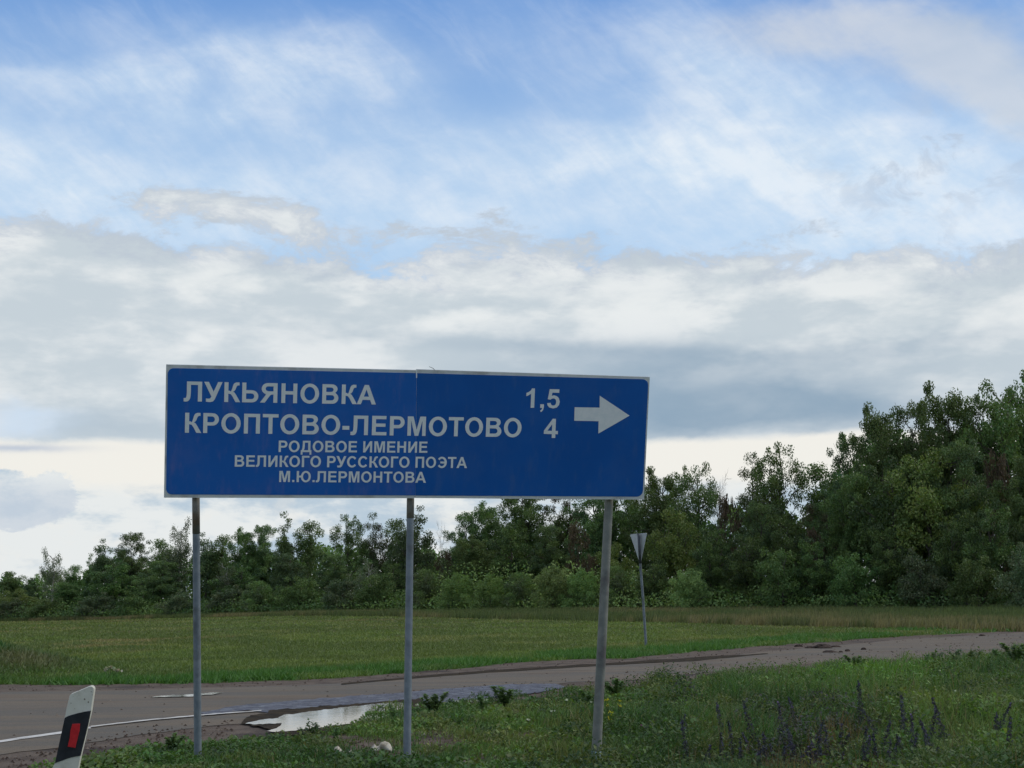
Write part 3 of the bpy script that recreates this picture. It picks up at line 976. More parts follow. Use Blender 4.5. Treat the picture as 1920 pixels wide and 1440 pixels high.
for (x, y, s_) in ((158.5, 1311, 1.5), (133, 1318.5, .9), (165.5, 1316.5, 1.2), (148, 1295, .5), (173, 1303, .7), (140, 1329, .6), (171, 1297, .8), (158, 1378, .7), (137, 1306, .5)):
    pts = [dpt(x + s_ * math.cos(a) * (1 + .4 * math.sin(3 * a + x)), y + s_ * math.sin(a) * (1 + .3 * math.cos(2 * a + y)), -0.0015) for a in np.linspace(0, 2 * math.pi, 8)[:-1]]
    mb = MB(); mb.slab(pts, dn, 0.001)
    relD(mb).build("dirt_mark", M['speck'], body)

# ------------------------------------------------------------------ foliage primitives
def unit(v): return v / (np.linalg.norm(v, axis=-1, keepdims=True) + 1e-9)


def leaf_quads(P, size, rng, col, colvar=0.25, aspect=0.6, updir=None, flat=0.0):
    """diamond leaves at P -> V, quads, colours"""
    n = len(P)
    a = unit(rng.normal(size=(n, 3)))
    if updir is not None:
        a = unit(a * 0.55 + np.asarray(updir))
    b = unit(np.cross(a, unit(rng.normal(size=(n, 3)) + np.array([0, 0, flat]))))
    s = (size * rng.uniform(0.6, 1.3, n))[:, None]
    fold = np.cross(a, b) * s * 0.18
    V = np.stack([P - a * s, P - b * s * aspect + fold, P + a * s, P + b * s * aspect + fold], 1)
    F_ = np.arange(n * 4).reshape(n, 4)
    c = np.asarray(col, float)
    if c.ndim == 1: c = np.tile(c, (n, 1))
    v = rng.uniform(1 - colvar, 1 + colvar, (n, 1))
    c = c * v * (1 + rng.normal(size=(n, 3)) * np.array([0.08, 0.03, 0.08]))
    return V.reshape(-1, 3), F_, np.repeat(np.clip(c, 0.003, 1), 4, axis=0)


def join(parts):
    V, F_, Cc = [], [], []
    b = 0
    for v, f, c in parts:
        V.append(v); F_.append(f + b); Cc.append(c); b += len(v)
    return np.concatenate(V), np.concatenate(F_), np.concatenate(Cc)


def limb_path(p0, p1, rng, n=5, wob=0.08, sag=0.0):
    p0 = np.array(p0, float); p1 = np.array(p1, float)
    Lg = np.linalg.norm(p1 - p0)
    pts = []
    for i in range(n + 1):
        t = i / n
        p = p0 * (1 - t) + p1 * t + (rng.normal(size=3) * wob * Lg * (0 if i in (0, n) else 1)) * 0.5
        p[2] += sag * math.sin(math.pi * t) * Lg
        pts.append(p)
    return pts


def make_tree(name, seed, H, W, zb, ncl, lpc, leaf, col, col2, shape='round', bark='bark', rc=0.85, droop=0.0, wind=0.0, aspect=0.6, limbs=16, mat='leaf', sky_gaps=0.0, trunk_r=None):
    rng = np.random.default_rng(seed)
    root = empty(name)
    # cluster centres
    cs, rs = [], []
    k = 0
    while len(cs) < ncl and k < ncl * 40:
        k += 1
        u = unit(rng.normal(size=(1, 3)))[0]
        r = rng.uniform(0, 1) ** 0.42
        zc, hz = (H + zb) / 2, (H - zb) / 2
        p = np.array([u[0] * W * r, u[1] * W * r, zc + u[2] * hz * r])
        t = (p[2] - zb) / (H - zb)
        if shape == 'oval': lim = W * (math.sin(math.pi * min(1, max(0, t * 0.92 + 0.08))) ** 0.6)
        elif shape == 'cone': lim = W * (1.02 - t) ** 0.7
        elif shape == 'bush': lim = W * (1 - max(0, t) ** 2.5) ** 0.5
        else: lim = W * (max(0.02, 1 - (2 * t - 0.85) ** 2 / 1.5)) ** 0.5
        if math.hypot(p[0], p[1]) > lim: continue
        ang = math.atan2(p[1], p[0])
        lump = 0.80 + 0.32 * math.sin(ang * 3 + seed + p[2] * 0.9) * math.sin(p[2] * 1.4 + seed * 2.1)
        if math.hypot(p[0], p[1]) > lim * lump: continue
        if any(np.linalg.norm(p - c) < rc * 0.42 * (1 + sky_gaps) for c in cs[-60:]): continue
        cs.append(p); rs.append(rc * rng.uniform(0.6, 1.15))
    # uneven top shoots
    core = list(cs)
    # finer spray filling the space between the boughs
    nf = int(ncl * 0.9)
    for i in range(nf):
        c0, c1_ = core[rng.integers(len(core))], core[rng.integers(len(core))]
        if sky_gaps < .3 and np.linalg.norm(c0 - c1_) < rc * 2.6:
            cs.append((c0 + c1_) / 2 + rng.normal(size=3) * rc * .25); rs.append(rc * rng.uniform(.5, .9))
    for i in range(max(6, ncl // 6)):
        c0 = core[rng.integers(len(core))]
        if c0[2] < zb + (H - zb) * .45: continue
        o_dir = unit(np.array([[c0[0] / W, c0[1] / W, 0.9 + rng.uniform()]]))[0]
        cs.append(c0 + o_dir * rc * rng.uniform(0.45, 0.95)); rs.append(rc * rng.uniform(0.4, 0.8))
    parts = []
    for c, r in zip(cs, rs):
        n = int(lpc * (r / rc) ** 1.6 * rng.uniform(0.7, 1.2)) + 6
        d = unit(rng.normal(size=(n, 3))) * (rng.uniform(0, 1, (n, 1)) ** 0.45) * r
        d[:, 2] *= 0.75
        if droop:
            d[:, 2] -= np.abs(rng.normal(size=n)) * droop * r
            d[:, :2] *= 0.8
        P = c + d
        f = rng.uniform(0, 1)
        cc = np.asarray(col) * (1 - f) + np.asarray(col2) * f
        up = None
        if wind: up = np.array([wind, 0, 0.5])
        if droop: up = np.array([0.15, 0, -0.8])
        parts.append(leaf_quads(P, leaf, rng, cc, 0.3, aspect, up, 0.6))
    V, F_, Cc = join(parts)
    low = V[:, 2] < 0.05
    V[low, 2] = 0.05 + rng.uniform(0, .2, low.sum())
    cr = mesh_np("crown", V, F_, M[mat], Cc, parent=root)
    H = float(np.percentile(V[:, 2], 99.6))
    # trunk and limbs
    mb = MB()
    tr = trunk_r or H * 0.014 + 0.04
    top = np.array([rng.normal() * W * 0.08, rng.normal() * W * 0.08, zb + (H - zb) * 0.86])
    tp = limb_path((0, 0, -0.3), top, rng, 8, 0.035)
    mb.tube(tp, np.linspace(tr * 1.15, tr * 0.22, len(tp)), 8)
    sel = sorted(range(len(cs)), key=lambda i: -np.hypot(cs[i][0], cs[i][1]) - cs[i][2] * 0.3)[:limbs * 3:3] if len(cs) > limbs * 3 else range(min(len(cs), limbs))
    for i in sel:
        c = cs[i]
        zt = max(0.4, min(c[2] - np.hypot(c[0], c[1]) * 0.75, top[2] * 0.97))
        t = np.clip((zt + 0.3) / (top[2] + 0.3), 0.03, 0.98)
        f = t * (len(tp) - 1); j = int(f); f -= j
        s0 = tp[j] * (1 - f) + tp[min(j + 1, len(tp) - 1)] * f
        lp = limb_path(s0, c, rng, 4, 0.10, 0.03)
        mb.tube(lp, np.linspace(tr * 0.42 * (1.1 - t * 0.6), 0.012, len(lp)), 5)
        if rng.uniform() < 0.7:
            e = c + unit(rng.normal(size=(1, 3)))[0] * rc * 1.1
            mb.tube([lp[2], (lp[2] + e) / 2 + rng.normal(size=3) * 0.08, e], [tr * 0.16, tr * 0.1, 0.01], 4)
    mb.build("trunk", M[bark], root, True)
    root['H'] = H; root['W'] = W
    return root


def make_dead(name, seed, H, W, mat='deadwood'):
    rng = np.random.default_rng(seed)
    root = empty(name)
    mt, mbr = MB(), MB()
    tp = limb_path((0, 0, -0.3), (rng.normal() * .2, 0, H * 0.72), rng, 7, 0.05)
    mt.tube(tp, np.linspace(H * 0.013, H * 0.004, len(tp)), 7)

    def grow(p, d, ln, r, lv):
        e = p + d * ln
        mid = (p + e) / 2 + rng.normal(size=3) * ln * 0.07
        mbr.tube([p, mid, e], [r, r * 0.75, r * 0.5], 4, False)
        if lv <= 0: return
        for _ in range(3 if lv > 1 else 4):
            nd = unit((d + rng.normal(size=3) * 0.42 + np.array([0, 0, 0.12]))[None])[0]
            grow(e if rng.uniform() < .5 else mid, nd, ln * rng.uniform(0.55, 0.8), r * 0.55, lv - 1)

    for i in range(11):
        j = rng.integers(2, len(tp))
        a = rng.uniform(0, 2 * math.pi)
        d = unit(np.array([[math.cos(a) * W / H * 1.2, math.sin(a) * W / H * 1.2, 0.9]]))[0]
        grow(tp[j], d, H * 0.14, H * 0.0042, 3)
    mt.build("trunk", M[mat], root, True)
    mbr.build("branches", M[mat], root)
    root['H'] = H * 0.98; root['W'] = W
    return root


DG, DG2 = (0.0855, 0.1489, 0.0471), (0.1427, 0.212, 0.0642)
BG, BG2 = (0.0831, 0.1346, 0.0616), (0.1271, 0.1856, 0.0792)
OLV, OLV2 = (0.1164, 0.1669, 0.0413), (0.1695, 0.2142, 0.0549)
LG, LG2 = (0.1379, 0.2115, 0.0621), (0.2162, 0.306, 0.095)
GG, GG2 = (0.1038, 0.136, 0.0715), (0.1504, 0.1826, 0.0954)
BR, BR2 = (0.088, 0.070, 0.040), (0.115, 0.084, 0.048)
VAR = {
    'oak': make_tree('broadleaf_tree', 11, 14, 4.4, 1.5, 150, 275, 0.095, DG, DG2),
    'oak2': make_tree('broadleaf_tree', 12, 14, 4.2, 1.2, 145, 275, 0.095, BG, DG2),
    'open': make_tree('broadleaf_tree', 13, 12, 3.9, 3.0, 82, 174, 0.095, DG, OLV, limbs=24, sky_gaps=0.6, rc=0.8),
    'open2': make_tree('broadleaf_tree', 23, 12, 3.6, 3.4, 72, 166, 0.091, DG, BR, limbs=26, sky_gaps=0.7, rc=0.75),
    'oval': make_tree('broadleaf_tree', 14, 10, 2.5, 0.8, 70, 188, 0.091, BG, BG2, 'oval', rc=0.75),
    'oval2': make_tree('broadleaf_tree', 15, 10, 2.6, 0.8, 70, 188, 0.091, DG, DG2, 'oval', rc=0.8),
    'cone': make_tree('broadleaf_tree', 16, 11, 2.3, 0.8, 70, 174, 0.091, BG, DG2, 'cone', rc=0.7),
    'birch': make_tree('birch_tree', 17, 10, 1.9, 1.5, 54, 188, 0.065, GG, GG2, 'oval', bark='birch', rc=0.7, droop=0.9, limbs=20, sky_gaps=.4),
    'olive': make_tree('broadleaf_tree', 18, 8, 3.6, 0.8, 80, 203, 0.091, OLV, OLV2, rc=0.8),
    'bush': make_tree('bush', 19, 4, 2.8, 0.1, 62, 159, 0.076, DG, LG, 'bush', rc=0.6, limbs=10),
    'bush2': make_tree('bush', 20, 4, 2.6, 0.1, 60, 159, 0.076, BG, GG2, 'bush', rc=0.6, limbs=10),
    'willow': make_tree('willow_bush', 21, 3.6, 2.5, 0.1, 62, 188, 0.099, LG, LG2, 'bush', rc=0.55, wind=0.9, aspect=0.3, limbs=12),
    'willow2': make_tree('willow_bush', 22, 3.6, 2.3, 0.1, 58, 188, 0.099, LG, GG2, 'bush', rc=0.55, wind=0.8, aspect=0.3, limbs=12),
    'maple': make_tree('broadleaf_tree', 24, 9, 3.6, 0.3, 90, 203, 0.099, (0.038, 0.070, 0.026), LG, 'bush', rc=0.75),
    'brown': make_tree('withered_bush', 25, 4, 2.0, 0.3, 36, 130, 0.076, BR, BR2, 'bush', rc=0.5, limbs=14, sky_gaps=.4),
    'dead': make_dead('bare_tree', 26, 10, 2.5),
    'dead2': make_dead('bare_tree', 27, 10, 2.2),
}
used = set()


def line_pos(px, off=0.0):
    Yd = 112 / (1 + .87 * (px - 960) / FPX) + off
    return (px - 960) / FPX * Yd, Yd


def put_tree(kind, px, top, hw, off, label, cat='tree', group=None, rot=None):
    x, y = line_pos(px, off)
    z = float(terrain(x, y))
    v = ray(px, top)
    k = y / v[1]
    h = CAM[2] + v[2] * k - z
    x = v[0] * k
    src = VAR[kind]
    if kind not in used:
        used.add(kind); o = src
    else:
        o = copy_tree(src, SRC_KIDS[kind])
    sz = h / src['H']
    sw = hw / FPX * y / src['W']
    if 'dead' not in kind and 'brown' not in kind:
        sw = max(sw, (0.62 if px > 1560 else 0.60 if 'open' in kind else 0.88) * sz if off > 0 else 0.78 * sz)
    o.location = (x, y, z - 0.05)
    o.scale = (sw, sw, sz)
    o.rotation_euler = (0, 0, rot if rot is not None else random.uniform(-0.6, 0.6) if 'willow' in kind else random.uniform(0, 6.28))
    tag(o, label, cat, group)
    return o


SRC_KIDS = {k: kids(v) for k, v in VAR.items()}
TREES = [
    # ---- back row, left to right (kind, centre px, top py, half width px, metres behind the wood's edge, label)
    ('oval2', 22, 1072, 34, 5, "low rounded tree at the far left end of the treeline"),
    ('oval', 62, 1078, 24, 7, "small dark tree between the far left tree and the thin drooping birch"),
    ('birch', 99, 1030, 27, -2, "thin drooping birch with a feathery top standing above the low left treeline"),
    ('oval2', 140, 1060, 28, 6, "low tree in the dip just right of the thin drooping birch"),
    ('cone', 170, 1040, 24, 4, "narrow tree stepping up from the dip beside the drooping birch"),
    ('oval', 197, 1014, 26, 3, "dark tree with a sharp peak left of the broad crown, far left wood"),
    ('oak2', 250, 1000, 44, 4, "broad green crown midway between the drooping birch and the left sign post"),
    ('oval2', 303, 1012, 26, 5, "dark tree right of the broad crown, left of the spiky tall one"),
    ('birch', 340, 976, 30, 1, "tall pointed tree with thin drooping top just left of the left sign post"),
    ('oval', 388, 1002, 30, 3, "dark tree directly behind the left sign post"),
    ('oval2', 418, 1004, 24, 5, "slim tree right of the left sign post, before a gap of sky"),
    ('oak', 462, 992, 36, 4, "rounded green tree right of the first gap after the left sign post"),
    ('oak2', 497, 986, 30, 6, "dark rounded tree below the second word of the sign's lower lettering"),
    ('cone', 536, 964, 32, 1, "tall tree with a light spiky top left of the middle of the left treeline"),
    ('oval2', 582, 978, 32, 3, "dense dark tree right of the spiky one, left of the open-branched tree"),
    ('open', 655, 966, 38, 1, "open tree showing pale crooked limbs left of the middle sign post"),
    ('open2', 702, 962, 36, 3, "open dark tree with sky in its crown close to the left of the middle post"),
    ('oval', 775, 954, 34, 1, "tall dark tree standing directly behind the middle sign post"),
    ('oval2', 742, 975, 28, 5, "dark tree seen just left of the middle sign post behind the open one"),
    ('dead', 826, 988, 22, 4, "bare grey tree in the gap right of the middle sign post"),
    ('oak2', 876, 962, 36, 2, "rounded tree stepping up right of the gap with the bare grey tree"),
    ('oak', 918, 944, 40, 5, "tree whose crown just reaches the lower edge of the blue sign"),
    ('oak', 985, 905, 58, 4, "large crown cut by the lower edge of the blue sign, between middle and right posts"),
    ('open2', 1060, 895, 46, 7, "open crown with sky specks under the sign, left of the right sign post"),
    ('oak2', 1120, 890, 48, 5, "dark tree seen behind the right sign post under the sign"),
    ('open', 1180, 890, 40, 7, "open crown with sky specks under the right end of the sign"),
    ('oak', 1235, 884, 44, 4, "tree emerging from behind the right edge of the blue sign"),
    ('open', 1302, 872, 46, 3, "round open crown with sky specks between the sign and the bare twigs"),
    ('dead2', 1345, 850, 30, 5, "bare twiggy tree top between two leafy crowns right of the sign"),
    ('open2', 1412, 850, 40, 6, "left half of the tall open crown against the bright sky gap"),
    ('open', 1455, 836, 56, 2, "tall round open crown against the bright sky gap right of the sign"),
    ('oval2', 1538, 872, 34, 5, "lower tree in the notch left of the big right-hand trees"),
    ('oak2', 1592, 796, 46, 3, "tree forming the steep left shoulder of the tall right-hand wood"),
    ('oak', 1650, 744, 58, 2, "large dark tree, first high crown of the right-hand wood"),
    ('oak2', 1715, 738, 44, 5, "dark crown between the first high crown and the tallest spiky one"),
    ('oak', 1768, 708, 50, 3, "tall dark tree with a spiky peak left of the right end of the wood"),
    ('oak2', 1826, 728, 48, 4, "dark crown in the shallow dip right of the spiky peak"),
    ('open', 1882, 700, 38, 2, "tall open crown with sky specks near the right end of the wood"),
    ('oak', 1935, 690, 46, 5, "tallest tree cut by the right edge of the picture"),
    # ---- middle row
    ('oval2', 120, 1092, 40, -4, "dark lower tree under the thin drooping birch"),
    ('olive', 30, 1105, 44, -5, "light green round tree low at the far left"),
    ('maple', 215, 1055, 60, -4, "dense lower tree under the sharp peak, far left wood"),
    ('oak2', 300, 1052, 56, -4, "dense dark tree low between the broad crown and the left sign post"),
    ('maple', 450, 1058, 60, -4, "dense lower tree right of the left sign post"),
    ('oval', 545, 1030, 42, -3, "dark lower tree in front of the light spiky top"),
    ('birch', 425, 1055, 26, -6, "birch with a forked white trunk just right of the left sign post"),
    ('oak2', 625, 1040, 44, -3, "dark lower tree beneath the crooked pale limbs"),
    ('birch', 690, 1050, 28, -5, "slender birch with pale stem left of the middle sign post"),
    ('maple', 735, 1052, 44, -4, "dense grey-green lower tree behind the foot of the middle post's upper half"),
    ('brown', 832, 1035, 24, -2, "withered brown bush under the bare grey tree"),
    ('oak', 890, 1005, 60, -4, "dark leafy mass right of the withered bush, above the pale willows"),
    ('maple', 960, 985, 62, -4, "dark leafy tree above the pale willows, under the sign's middle"),
    ('oak2', 1030, 985, 50, -3, "dark tree above the pale willows left of the reddish tree"),
    ('brown', 1084, 980, 30, -3, "reddish brown withered tree left of the right sign post"),
    ('brown', 1104, 1040, 22, -6, "dark rust coloured bush close to the left of the right sign post"),
    ('olive', 1150, 1020, 44, -5, "olive green tree directly behind the right sign post"),
    ('olive', 1262, 958, 56, -4, "yellowish green round crown above the small triangular sign"),
    ('maple', 1340, 985, 50, -5, "dark green tree right of the yellowish crown"),
    ('brown', 1368, 930, 34, -1, "brownish thinly leaved tree under the bare twigs"),
    ('oak2', 1420, 945, 52, -4, "dark lower tree beneath the tall round open crown"),
    ('maple', 1475, 955, 60, -6, "leafy tree with lighter tips in the notch below the tall open crown"),
    ('open2', 1540, 920, 46, -2, "brown-tinged tree left of the steep shoulder"),
    ('brown', 1527, 990, 24, -8, "rusty brown bush in the middle of the right-hand foliage wall"),
    ('oak', 1600, 880, 60, -4, "dark tree at mid height of the right-hand foliage wall"),
    ('maple', 1668, 862, 62, -5, "leafy tree below the first high crown of the right-hand wood"),
    ('olive', 1740, 850, 56, -5, "lighter green tree at mid height below the spiky peak"),
    ('oak2', 1800, 830, 56, -4, "dark tree at mid height left of the reddish bare branches"),
    ('brown', 1868, 850, 38, -5, "reddish bare-branched tree near the right edge at mid height"),
    ('oak', 1920, 845, 50, -6, "dark tree at mid height cut by the right picture edge"),
    # ---- front shrubs
    ('bush2', 20, 1122, 44, -10, "low grey-green bush at the far left foot of the wood"),
    ('bush', 95, 1122, 44, -9, "low dark bush at the foot of the drooping birch"),
    ('bush2', 180, 1112, 50, -10, "dull green bush at the wood's foot, second gap left of the left post"),
    ('bush', 262, 1108, 50, -9, "dark bush at the wood's foot below the broad crown"),
    ('bush2', 335, 1105, 46, -10, "grey-green bush at the wood's foot touching the left post"),
    ('bush2', 425, 1098, 50, -9, "leafy bush sloping up right of the left sign post"),
    ('willow2', 490, 1090, 46, -10, "pale grey-green shrub right of the forked birch"),
    ('bush', 560, 1082, 52, -9, "wide dark bush at the wood's foot midway between left and middle posts"),
    ('bush2', 640, 1078, 50, -10, "dull green bush left of the slender pale stem"),
    ('bush', 712, 1076, 50, -9, "dark bush at the wood's foot against the middle post"),
    ('willow2', 800, 1068, 44, -10, "green willow bush just right of the middle post"),
    ('willow', 858, 1076, 44, -11, "bright willow bush, second right of the middle post"),
    ('willow', 918, 1080, 42, -12, "pale wind-blown willow bush, third right of the middle post"),
    ('willow2', 978, 1074, 44, -11, "pale wind-blown willow bush below the sign's distance figures"),
    ('willow', 1036, 1064, 46, -12, "tallest pale willow bush midway between middle and right posts"),
    ('willow', 1092, 1068, 42, -11, "pale willow bush close to the left of the right post"),
    ('willow2', 1160, 1062, 42, -10, "willow bush between the right post and the small triangular sign"),
    ('maple', 1225, 1052, 44, -10, "leafy bush right behind the post of the small triangular sign"),
    ('willow', 1290, 1068, 42, -12, "pale leafy shrub just right of the small triangular sign"),
    ('maple', 1330, 1010, 44, -8, "dark leafy shrub, second right of the small triangular sign"),
    ('maple', 1398, 1000, 56, -9, "big shrub with pale leaf tips below the tall round open crown"),
    ('bush', 1462, 1030, 52, -11, "dark green shrub at the wood's foot below the notch"),
    ('maple', 1530, 1010, 54, -10, "leafy shrub right of the rusty bush"),
    ('bush', 1600, 1040, 52, -11, "green shrub at the wood's foot below the steep shoulder"),
    ('maple', 1662, 985, 56, -9, "tall leafy shrub below the first high crown"),
    ('bush2', 1728, 1030, 50, -11, "dark shrub at the wood's foot below the lighter green tree"),
    ('maple', 1782, 970, 52, -9, "dark shrub left of the big-leaved one near the right edge"),
    ('maple', 1852, 945, 56, -10, "big shrub with large pale leaves near the right edge"),
    ('bush', 1830, 1045, 48, -12, "low dark shrub in front of the big-leaved one"),
    ('bush2', 1915, 1020, 48, -12, "low shrub cut by the right picture edge at the wood's foot"),
    ('maple', 1932, 960, 44, -8, "leafy tree above the low shrub at the right picture edge"),
]
for k, px, top, hw, off, lab in TREES:
    if px > 1560 and off > 0: top += 20
    nm = VAR[k].name.split('.')[0]
    put_tree(k, px, top, hw, off, lab, 'bush' if 'bush' in nm or 'shrub' in lab else 'tree',
             'willow bushes at the foot of the wood' if 'willow' in nm else ('trees and bushes of the wood'))

# deep wood behind the rows and beyond both sides of the frame: one mass nobody could count
rng = np.random.default_rng(77)
SIL = np.array([(-700, 1095), (-200, 1085), (60, 1092), (150, 1080), (250, 1035), (420, 1035), (600, 1015), (800, 1010), (840, 1040), (930, 975), (1200, 930), (1340, 930), (1500, 905), (1560, 880), (1640, 800), (1900, 760), (2200, 740), (2900, 700)], float)
n = 160000
px = rng.uniform(-700, 2700, n)
off = rng.uniform(6, 16, n)
Yd = 112 / (1 + .87 * (px - 960) / FPX) + off
X = (px - 960) / FPX * Yd
top = np.interp(px, SIL[:, 0], SIL[:, 1]) + np.interp(px, [300, 900, 1500, 1600, 1700], [2, 15, 58, 40, 30]) + (fbm(px * 0.022, px * 0, 4, 5) - .5) * 110 + rng.uniform(0, 14, n)
zt = CAM[2] + (1130 - 0.0109 * (px - 960) - top) / FPX * Yd
z0 = terrain(X, Yd)
z = z0 + (zt - z0) * rng.uniform(0, 1, n) ** 1.0
V, F_, Cc = leaf_quads(np.stack([X, Yd, z], 1), 0.20, rng, np.where((fbm(X * .3, z * .4, 6) > .5)[:, None], np.array(DG2), np.array(DG)), 0.3)
tag(mesh_np("woodland", V, F_, M['leaf'], Cc), kind='stuff')
# low undergrowth along the foot of the wood
n = 130000
px = rng.uniform(-700, 2700, n)
off = rng.uniform(-12.5, 2, n)
Yd = 112 / (1 + .87 * (px - 960) / FPX) + off
X = (px - 960) / FPX * Yd
hh = 0.5 + 2.1 * fbm(X * 0.35, Yd * 0.3, 9) * sstep(off, -13, -8) + 0.25
z = terrain(X, Yd) + hh * rng.uniform(0, 1, n) ** 0.9
wil = sstep(px, 740, 820) * sstep(px, 1330, 1200)
z = z + wil * sstep(off, -12.5, -8) * rng.uniform(0, 1, n) * (0.5 + 2.6 * fbm(X * .55, Yd * .2, 15))
cc = np.where((fbm(X * 0.2, Yd * 0.2, 12) > 0.5)[:, None], np.array(DG), np.array(LG))
cc = cc * (1 - wil[:, None]) + np.array(LG2) * wil[:, None]
V, F_, Cc = leaf_quads(np.stack([X, Yd, z], 1), 0.10, rng, cc, 0.3)
tag(mesh_np("undergrowth", V, F_, M['leaf'], Cc), kind='stuff')


# ------------------------------------------------------------------ grass
def blades(P, h, w, rng, col, seg=True, leanx=0.0, lean=0.35):
    n = len(P)
    a = rng.uniform(0, 2 * math.pi, n)
    side = np.stack([np.cos(a), np.sin(a), np.zeros(n)], 1)
    ld = np.stack([rng.normal(size=n) * lean + leanx, rng.normal(size=n) * lean, np.zeros(n)], 1)
    h = h[:, None] if np.ndim(h) else h
    w = w[:, None] if np.ndim(w) else w
    tip = P + ld * h + np.array([0, 0, 1.0]) * h * (1 - 0.25 * np.minimum(1, np.linalg.norm(ld, axis=1, keepdims=True)))
    c = np.clip(col, 0.003, 1)
    if not seg:
        V = np.stack([P - side * w / 2, P + side * w / 2, tip], 1).reshape(-1, 3)
        return V, np.arange(n * 3).reshape(n, 3), np.repeat(c, 3, axis=0)
    mid = P + ld * h * 0.35 + np.array([0, 0, 1.0]) * h * 0.58
    V = np.stack([P - side * w / 2, P + side * w / 2, mid + side * w * .42, mid - side * w * .42, tip], 1).reshape(-1, 3)
    b = np.arange(n)[:, None] * 5
    F_ = np.concatenate([b + [0, 1, 2], b + [0, 2, 3], b + [3, 2, 4]])
    return V, F_, np.repeat(c, 5, axis=0)


def broad(P, s, rng, col, up=0.5):
    """broad weed leaf, two triangles"""
    n = len(P)
    a = rng.uniform(0, 2 * math.pi, n)
    el = rng.uniform(-0.15, 1.0, n) * up
    d = np.stack([np.cos(a) * np.cos(el), np.sin(a) * np.cos(el), np.sin(el)], 1)
    sd_ = np.stack([-np.sin(a), np.cos(a), rng.normal(size=n) * 0.3], 1)
    s = s[:, None]
    V = np.stack([P, P + d * s * .5 + sd_ * s * .32 + [0, 0, .004], P + d * s, P + d * s * .5 - sd_ * s * .32 + [0, 0, .004]], 1).reshape(-1, 3)
    b = np.arange(n)[:, None] * 4
    return V, np.concatenate([b + [0, 1, 2], b + [0, 2, 3]]), np.repeat(np.clip(col, .003, 1), 4, axis=0)


def cmix(a, b, f): return np.asarray(a) * (1 - f[:, None]) + np.asarray(b) * f[:, None]


def sample_near(n, rng, dmin=7.2, dmax=46, az=0.46):
    d = 1 / rng.uniform(1 / dmax, 1 / dmin, n)
    a = rng.uniform(-az, az, n)
    X, Y = d * np.sin(a), d * np.cos(a)
    Z = terrain(X, Y)
    px, py, _ = project(np.stack([X, Y, Z], 1))
    return X, Y, Z, px, py


SOIL = [(695, 1402, 75, 20), (815, 1392, 70, 22), (905, 1432, 60, 12), (990, 1385, 35, 10), (745, 1425, 60, 16), (1910, 1428, 38, 18), (640, 1388, 45, 8), (1690, 1365, 20, 6), (560, 1440, 90, 12)]


def soil_mask(px, py):
    m = np.zeros(len(px))
    for a, b, c, d in SOIL:
        m = np.maximum(m, np.exp(-((px - a) / c) ** 2 - ((py - b) / d) ** 2))
    return m


def verge_colour(X, Y, px, py, rng):
    n1, n2, n3 = fbm(X * 1.1, Y * 0.9, 3, 4), fbm(X * 3.2, Y * 2.2, 6, 3), fbm(X * .6, Y * .5, 8, 3)
    c = cmix((0.046, 0.092, 0.026), (0.078, 0.128, 0.034), sstep(n1, .38, .62))
    c = cmix(c, (0.105, 0.110, 0.042), sstep(n2, .52, .72) * 0.6)
    c = cmix(c, (0.030, 0.058, 0.022), sstep(n3, .5, .66) * 0.6)
    bright = np.exp(-((px - 1640) / 150) ** 2 - ((py - 1272) / 28) ** 2)
    c = cmix(c, (0.085, 0.165, 0.028), bright * 0.85)
    yel = np.exp(-((px - 1745) / 60) ** 2 - ((py - 1345) / 30) ** 2)
    c = cmix(c, (0.125, 0.150, 0.035), yel * 0.6)
    lf = sstep(px, 760, 300)
    c = cmix(c, (0.066, 0.122, 0.036), lf * 0.4)
    c = c * np.array([1.52, 1.44, 1.35]) * rng.uniform(0.6, 1.45, (len(X), 1)) * (1 + rng.normal(size=(len(X), 3)) * [0.1, 0.04, 0.1])
    return c


rng = np.random.default_rng(5)
parts = []
# blades
X, Y, Z, px, py = sample_near(330000, rng)
edge = nearline(px) + (fbm(px * .03, px * 0, 31, 4) - .5) * 26
ok = (py > edge + 1) & (rng.uniform(size=len(X)) > soil_mask(px, py) * 0.93)
ok &= rng.uniform(size=len(X)) < 0.30 + 0.75 * sstep(fbm(X * 2.2, Y * 2.2, 2), 0.3, 0.6)
X, Y, Z, px, py = (v[ok] for v in (X, Y, Z, px, py))
gh = 0.050 + 0.125 * sstep(px, 800, 1400) * (0.1 + 1.5 * sstep(fbm(X * 1.1, Y * .8, 44), .3, .7)) + 0.035 * sstep(fbm(X * 2.1, Y * 2.1, 7), .4, .65)
gh = gh * (0.60 + 0.40 * sstep(py - nearline(px), 0, 40))
dd = np.hypot(X, Y)
h = gh * rng.uniform(0.5, 1.5, len(X))
c = verge_colour(X, Y, px, py, rng)
dry = rng.uniform(size=len(X)) < 0.045
c[dry] = np.array([0.24, 0.20, 0.11]) * rng.uniform(.6, 1.2, (dry.sum(), 1))
parts.append(blades(np.stack([X, Y, Z], 1), h, 0.0045 + dd * 0.00022, rng, c, True, 0.12))
print("blades", len(X))
